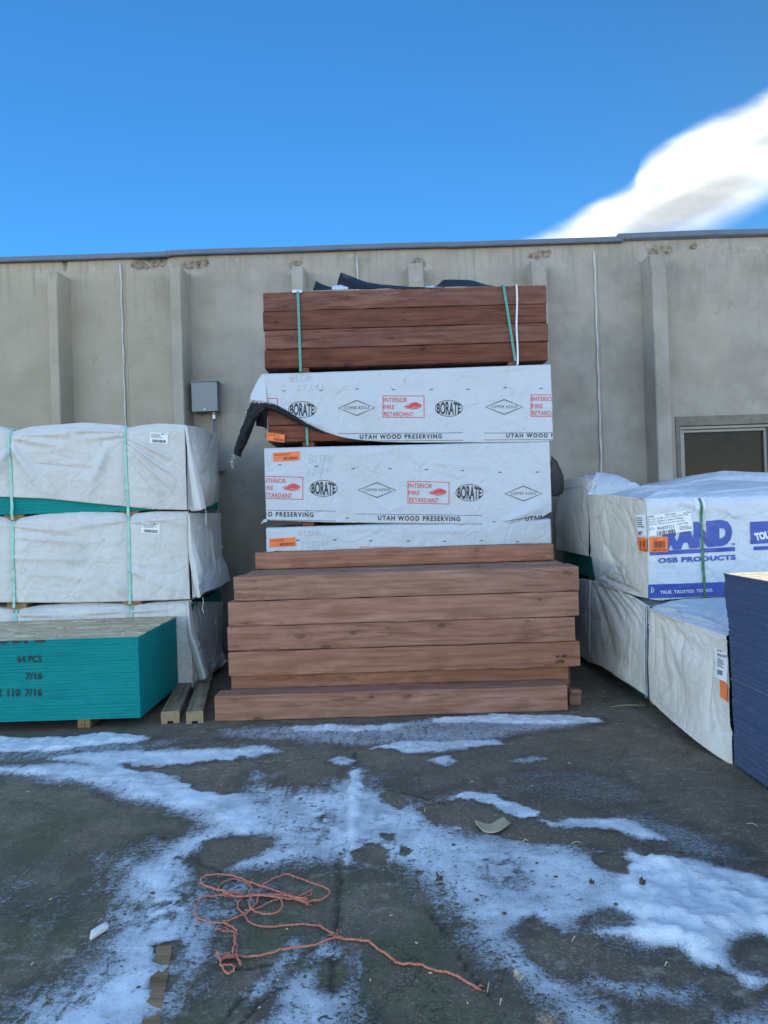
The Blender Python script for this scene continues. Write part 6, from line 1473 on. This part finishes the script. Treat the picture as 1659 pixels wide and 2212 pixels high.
# ------------------------------------------------------------------ things lying on the asphalt
def c5(x, y): return (380.2+x*.4167, 1849.2+y*.4167)
bm = bmesh.new(); rg = random.Random(9)
ROPES = [
 ([(850,435),(900,440),(940,445),(1000,455),(1040,485),(1090,520),(1120,545),(1150,568),(1210,570),(1275,574),(1330,598),(1410,612),(1470,640),(1530,675),(1570,702)], .0056),
 ([(850,435),(815,438),(780,450),(740,468),(690,482),(600,490),(530,508),(450,530),(380,537),(310,530),(265,538),(230,550)], .0050),
 ([(212,513),(225,540),(232,580),(248,610),(270,632),(296,618),(302,595),(290,586),(268,588),(240,590)], .0048),
 ([(230,548),(262,532),(300,530),(312,532)], .0055), ([(235,556),(262,545),(296,537)], .0050), ([(310,530),(325,560),(338,584)], .0050),
 ([(310,530),(316,480),(308,440),(315,405),(292,402),(262,395),(243,402)], .0048), ([(300,530),(295,500),(305,470),(302,430),(308,405)], .0048), ([(315,405),(285,385),(258,372),(250,358)], .0048),
 ([(250,355),(180,350),(120,335),(102,305),(110,260),(135,225),(190,215),(260,212),(330,216),(420,214),(500,207),(560,217),(620,234),(690,248)], .0048),
 ([(690,248),(750,238),(790,215),(795,195),(770,175),(700,150),(620,120),(570,108),(510,130),(450,165),(430,210),(420,250),(390,290),(355,315),(300,340),(250,355)], .0048),
 ([(330,215),(260,205),(190,185),(140,165),(128,145),(145,125),(200,112),(270,115),(330,130),(390,155),(460,178),(540,205),(620,230),(685,260)], .0048),
 ([(220,195),(225,160),(260,138),(300,125),(350,140),(385,160),(385,200),(345,225),(320,255),(330,290),(355,305),(370,340),(410,365),(470,375),(560,368),(650,362),(740,370),(780,395),(840,430)], .0048),
 ([(620,195),(590,215),(560,230),(480,255),(420,285),(360,300)], .0042), ([(705,190),(660,215),(600,240),(540,235),(440,225),(390,230),(380,270),(400,300),(440,315),(500,318),(545,295),(548,250),(520,230),(430,220)], .0046),
 ([(705,190),(695,210),(650,225),(600,232)], .0044), ([(270,210),(340,222),(420,216),(520,212),(600,228),(688,262)], .0052), ([(250,214),(330,228),(430,222),(540,224),(640,240),(684,246)], .0046),
 ([(740,372),(790,400),(842,433)], .0048)]
for ri, (pp, r_) in enumerate(ROPES):
    pts = [G(*c5(*q)) for q in pp]; pts = smoothline(pts, 9)
    lift = [.0055+.010*max(0, fbm(np.array([i*.13]), np.array([ri*3.0]), 5, 2)[0]-.45)+(.004*(ri % 3)) for i in range(len(pts))]
    if ri in (0, 1): lift[0] = .007
    pts = [Vector((p.x+.0015*math.sin(i*.8+ri), p.y+.0015*math.cos(i*.7+ri), l)) for i, (p, l) in enumerate(zip(pts, lift))]
    for s_ in (0, 1):    # two twisted strands
        pp_ = []
        for i, p in enumerate(pts):
            t = (pts[min(i+1, len(pts)-1)]-pts[max(i-1, 0)]).normalized(); a = t.cross(Vector((0,0,1))).normalized(); b_ = a.cross(t)
            ph = i*1.15+s_*math.pi; pp_.append(p+(a*math.cos(ph)+b_*math.sin(ph))*r_*.33)
        tube(bm, pp_, r_*.50, 6)
for (cx, cy, ang, n, ln) in ((300,212,0,26,.03), (686,258,.4,14,.02), (832,428,.8,14,.02), (243,402,2.8,10,.014), (255,540,0,18,.02), (338,584,1.0,8,.01), (1570,702,.6,8,.012), (370,150,.5,8,.015)):
    q = G(*c5(cx, cy)); q.z = .012
    for _ in range(n):
        p = q+Vector((rg.uniform(-.02,.02), rg.uniform(-.012,.012), rg.uniform(-.006,.006))); a_ = -ang+rg.uniform(-.7,.7)+(math.pi if rg.random() < .4 else 0)
        dv = Vector((math.cos(a_), math.sin(a_), rg.uniform(-.1,.25)))*ln*rg.uniform(.5,1.2); tube(bm, [p, p+dv*.6+Vector((0,0,.002)), p+dv], .0013, 4, False)
loose('twine', bm, M['rope'], G(*c5(500,330)), 'tangled orange twine lying on the bare asphalt with one long tail', 'twine', None, True)
# curved piece of cardboard
A_, B_, C_, D_ = G(1027,1787), G(1077,1777), G(1103,1787), G(1063,1804)
bm = bmesh.new(); cloth(bm, [[Vector((A_.x, A_.y+.02, .024)), Vector(((A_.x+B_.x)/2+.01, (A_.y+B_.y)/2-.02, .012)), Vector((B_.x, B_.y-.01, .020)), Vector((C_.x-.02, C_.y+.06, .022))], [Vector((A_.x+.005, A_.y-.015, .020)), Vector((D_.x-.03, D_.y+.01, .010)), Vector((D_.x+.03, D_.y, .016)), Vector((C_.x, C_.y, .018))]], 20, 8, .001, 5, 360)
me = bpy.data.meshes.new('cardboard'); bmesh.ops.recalc_face_normals(bm, faces=bm.faces); bm.to_mesh(me); bm.free(); q = Vector((D_.x, D_.y, 0)); me.transform(Matrix.Translation(-q)); o = link('cardboard', me, M['cardboard'], None, True); o.location = q; solid(o, .004)
tag(o, 'curled tan piece of cardboard on wet bare asphalt', 'cardboard')
# short white pipe offcut
A_, B_ = G(197,2030), G(230,2010); d_ = (B_-A_); bm = bmesh.new(); L = d_.length; n = 16
for r_in, r_out in ((.012, .0152),):
    ring = []
    for s_ in range(5):
        t = s_/4; x = t
        c = A_+d_*t+Vector((0,0,.016)); a = d_.normalized().cross(Vector((0,0,1))).normalized(); u_ = Vector((0,0,1))
        sl = (lambda k: (-.014*math.cos(k) if s_ == 0 else 0))
        ring.append(([bm.verts.new(c+(a*math.cos(2*math.pi*k/n)+u_*math.sin(2*math.pi*k/n))*r_out+d_.normalized()*sl(2*math.pi*k/n)) for k in range(n)], [bm.verts.new(c+(a*math.cos(2*math.pi*k/n)+u_*math.sin(2*math.pi*k/n))*r_in+d_.normalized()*sl(2*math.pi*k/n)) for k in range(n)]))
    for (o0, i0), (o1, i1) in zip(ring, ring[1:]):
        for k in range(n): bm.faces.new((o0[k], o0[(k+1)%n], o1[(k+1)%n], o1[k])); bm.faces.new((i0[k], i1[k], i1[(k+1)%n], i0[(k+1)%n]))
    for (o0, i0) in (ring[0], ring[-1]):
        for k in range(n): bm.faces.new((o0[k], i0[k], i0[(k+1)%n], o0[(k+1)%n]))
loose('pipe_offcut', bm, M['pvc'], A_, 'short white pipe offcut lying at the edge of the snow on the left', 'pipe', None, True)
# thin board half under the snow
A_, B_ = G(356,2046), G(322,2235); d_ = (B_-A_); wdir = Vector((-d_.y, d_.x, 0)).normalized()
bm = bmesh.new(); pts = [A_+d_*(k/24) for k in range(25)]; prev = None
for k, p in enumerate(pts):
    w = .026+.0015*math.sin(k*2.1); zt_ = .0088+.002*math.sin(k*.9)-.003*(k > 6)
    q = [bm.verts.new(p+wdir*s_*w+Vector((0,0,z))) for s_, z in ((-1,.002),(1,.002),(1,zt_),(-1,zt_))]
    if prev:
        for a_ in range(4): bm.faces.new((prev[a_], prev[(a_+1)%4], q[(a_+1)%4], q[a_]))
    else: bm.faces.new(q)
    prev = q
bm.faces.new(prev)
loose('thin_board', bm, M['wood_runner'], A_, 'thin flat strip of wood partly snowed over at the bottom left', 'wood strip')
# straws, splinters, leaves
LIT = [('straw', 1055,2143,18,1.1,'straw','leaning straw on the snow beside the long dark patch'), ('straw', 1356,1530,74,-.05,'straw','long dry straw on the asphalt at the foot of the green boards'),
       ('splinter', 1082,2173,12,.9,'straw','tiny pale splinter near the far end of the orange twine'), ('splinter', 1240,2037-0,14,.5,'straw','pale wood splinter on the snow edge right of the centre'),
       ('splinter', 918,2155-400+0,12,1.2,'straw','small splinter on the snow above the long dark patch'), ('splinter', 1135,1823,11,-.3,'straw','wood splinter on bare asphalt below the cardboard piece'),
       ('splinter', 1245,1828,24,-.06,'straw','longest pale splinter on bare asphalt right of the cardboard'), ('splinter', 1350,1779,16,-.1,'straw','pale splinter at the tip of the thin white snow band'),
       ('splinter', 1625,1788,20,-.7,'straw','pale splinter on the thin ice near the blue board pile'), ('splinter', 928,1840,20,1.3,'straw','upright looking straw bit on the snow right of the foot mark'),
       ('splinter', 1512,1908,18,-.1,'straw','pale splinter on the snow lump at right'), ('splinter', 1440,2092,9,.2,'straw','tiny pale chip at the rim of the lower right bare patch'), ('splinter', 1270,2205,10,-.4,'straw','tiny white chip at the bottom right of the centre')]
for (nm, px, py, ln, a_, m, lab) in LIT:
    q = G(px, py); s = ln/ (F/q.y); bm = bmesh.new(); dv = Vector((math.cos(a_), math.sin(a_)*1.6, 0))*s/2
    z = .016 if nm == 'splinter' else .02
    tube(bm, [q-dv+Vector((0,0,z*.6)), q+Vector((.002,.003,z+.004)), q+dv+Vector((0,0,z))], [.0012,.0018,.0010], 5)
    loose(nm, bm, M[m], q, lab, 'straw' if nm == 'straw' else 'splinter', 'straw and splinters on the ground')
for (px, py, s, lab) in ((950,1912,.018,'dark dead leaf with a white stalk on the snow in the centre'), (1388,1922,.018,'brown leaf lump melting into the snow mound at right'), (1122,2132,.018,'pale green twig cluster on the snow at the lower right'), (1275,1920,.013,'small curled brown leaf left of the snow mound')):
    q = G(px, py); bm = bmesh.new(); rg = random.Random(px)
    for k in range(3):
        a_ = rg.uniform(0, 6.3); c_ = q+Vector((rg.uniform(-.012,.012), rg.uniform(-.012,.012), .022+.006*k)); e1 = Vector((math.cos(a_), math.sin(a_), rg.uniform(-.3,.3)))*s; e2 = Vector((-math.sin(a_), math.cos(a_), rg.uniform(-.3,.3)))*s*.45
        vs = [bm.verts.new(c_+e1*math.cos(t)+e2*math.sin(t)*(1+.2*math.sin(3*t))+Vector((0,0,.006*math.cos(2*t)))) for t in [i*math.pi/5 for i in range(10)]]; cc = bm.verts.new(c_+Vector((0,0,-.004)))
        for i in range(10): bm.faces.new((vs[i], vs[(i+1)%10], cc))
    tube(bm, [q+Vector((0,0,.02)), q+Vector((s*.8,s*.6,.03))], .0022, 5)
    loose('leaf', bm, M['leafm' if px != 1122 else 'straw'], q, lab, 'leaf', 'leaf litter on the snow')

# small chips and clumps nobody could tell apart
rg = random.Random(21)
for (px, py) in ((60,1712),(130,1700),(845,1980),(900,2040),(800,2120),(930,2105),(1010,2170),(620,2010),(600,2120),(1020,1690),(1230,1650),(1480,1950),(1380,2150),(1290,2190),(870,1640),(1150,1700),(70,2085),(110,1945),(560,2180),(1580,1960)):
    q = G(px, py); a_ = rg.uniform(0, 3.1); s_ = rg.uniform(.004, .009); bm = bmesh.new()
    d_ = Vector((math.cos(a_), math.sin(a_), 0)); n_ = Vector((-math.sin(a_), math.cos(a_), 0)); z0 = .004
    vs = [bm.verts.new(q+d_*x*s_+n_*y*s_*.4+Vector((0,0,z0+z))) for x, y, z in ((-1,-1,0),(1.1,-.7,0),(.9,1,0),(-.8,.9,0),(-.9,-.8,.003),(.9,-.6,.004),(.8,.8,.003),(-.7,.8,.003))]
    for f in ((0,1,5,4),(1,2,6,5),(2,3,7,6),(3,0,4,7),(4,5,6,7),(3,2,1,0)): bm.faces.new([vs[i] for i in f])
    loose('wood_chip', bm, M['straw'], q, 'tiny pale wood chip on the bare asphalt', 'wood chip', 'wood chips on the asphalt')
for (px, py) in ((650,1730),(700,1810),(735,1850),(980,1830),(1030,1950),(1090,1980),(1200,1900),(1330,1960),(1420,1985),(1480,1930),(1540,1970),(1400,2020),(1080,2120),(330,1935),(300,2140),(560,1770),(620,1760),(1160,1870)):
    q = G(px, py); s_ = rg.uniform(.003, .007); bm = bmesh.new(); bmesh.ops.create_icosphere(bm, subdivisions=2, radius=s_)
    for v in bm.verts:
        k = 1+.5*(vnoise(np.array([v.co.x*300+px]), np.array([v.co.y*300+v.co.z*170]), 4)[0]-.5); v.co = Vector((v.co.x*k*1.6, v.co.y*k, v.co.z*k*.6))+q+Vector((0,0,.012))
    loose('dirt_clump', bm, M['leafm'], q, 'small dark clump of dirt on the snow', 'dirt clump', 'dirt clumps on the snow', True)
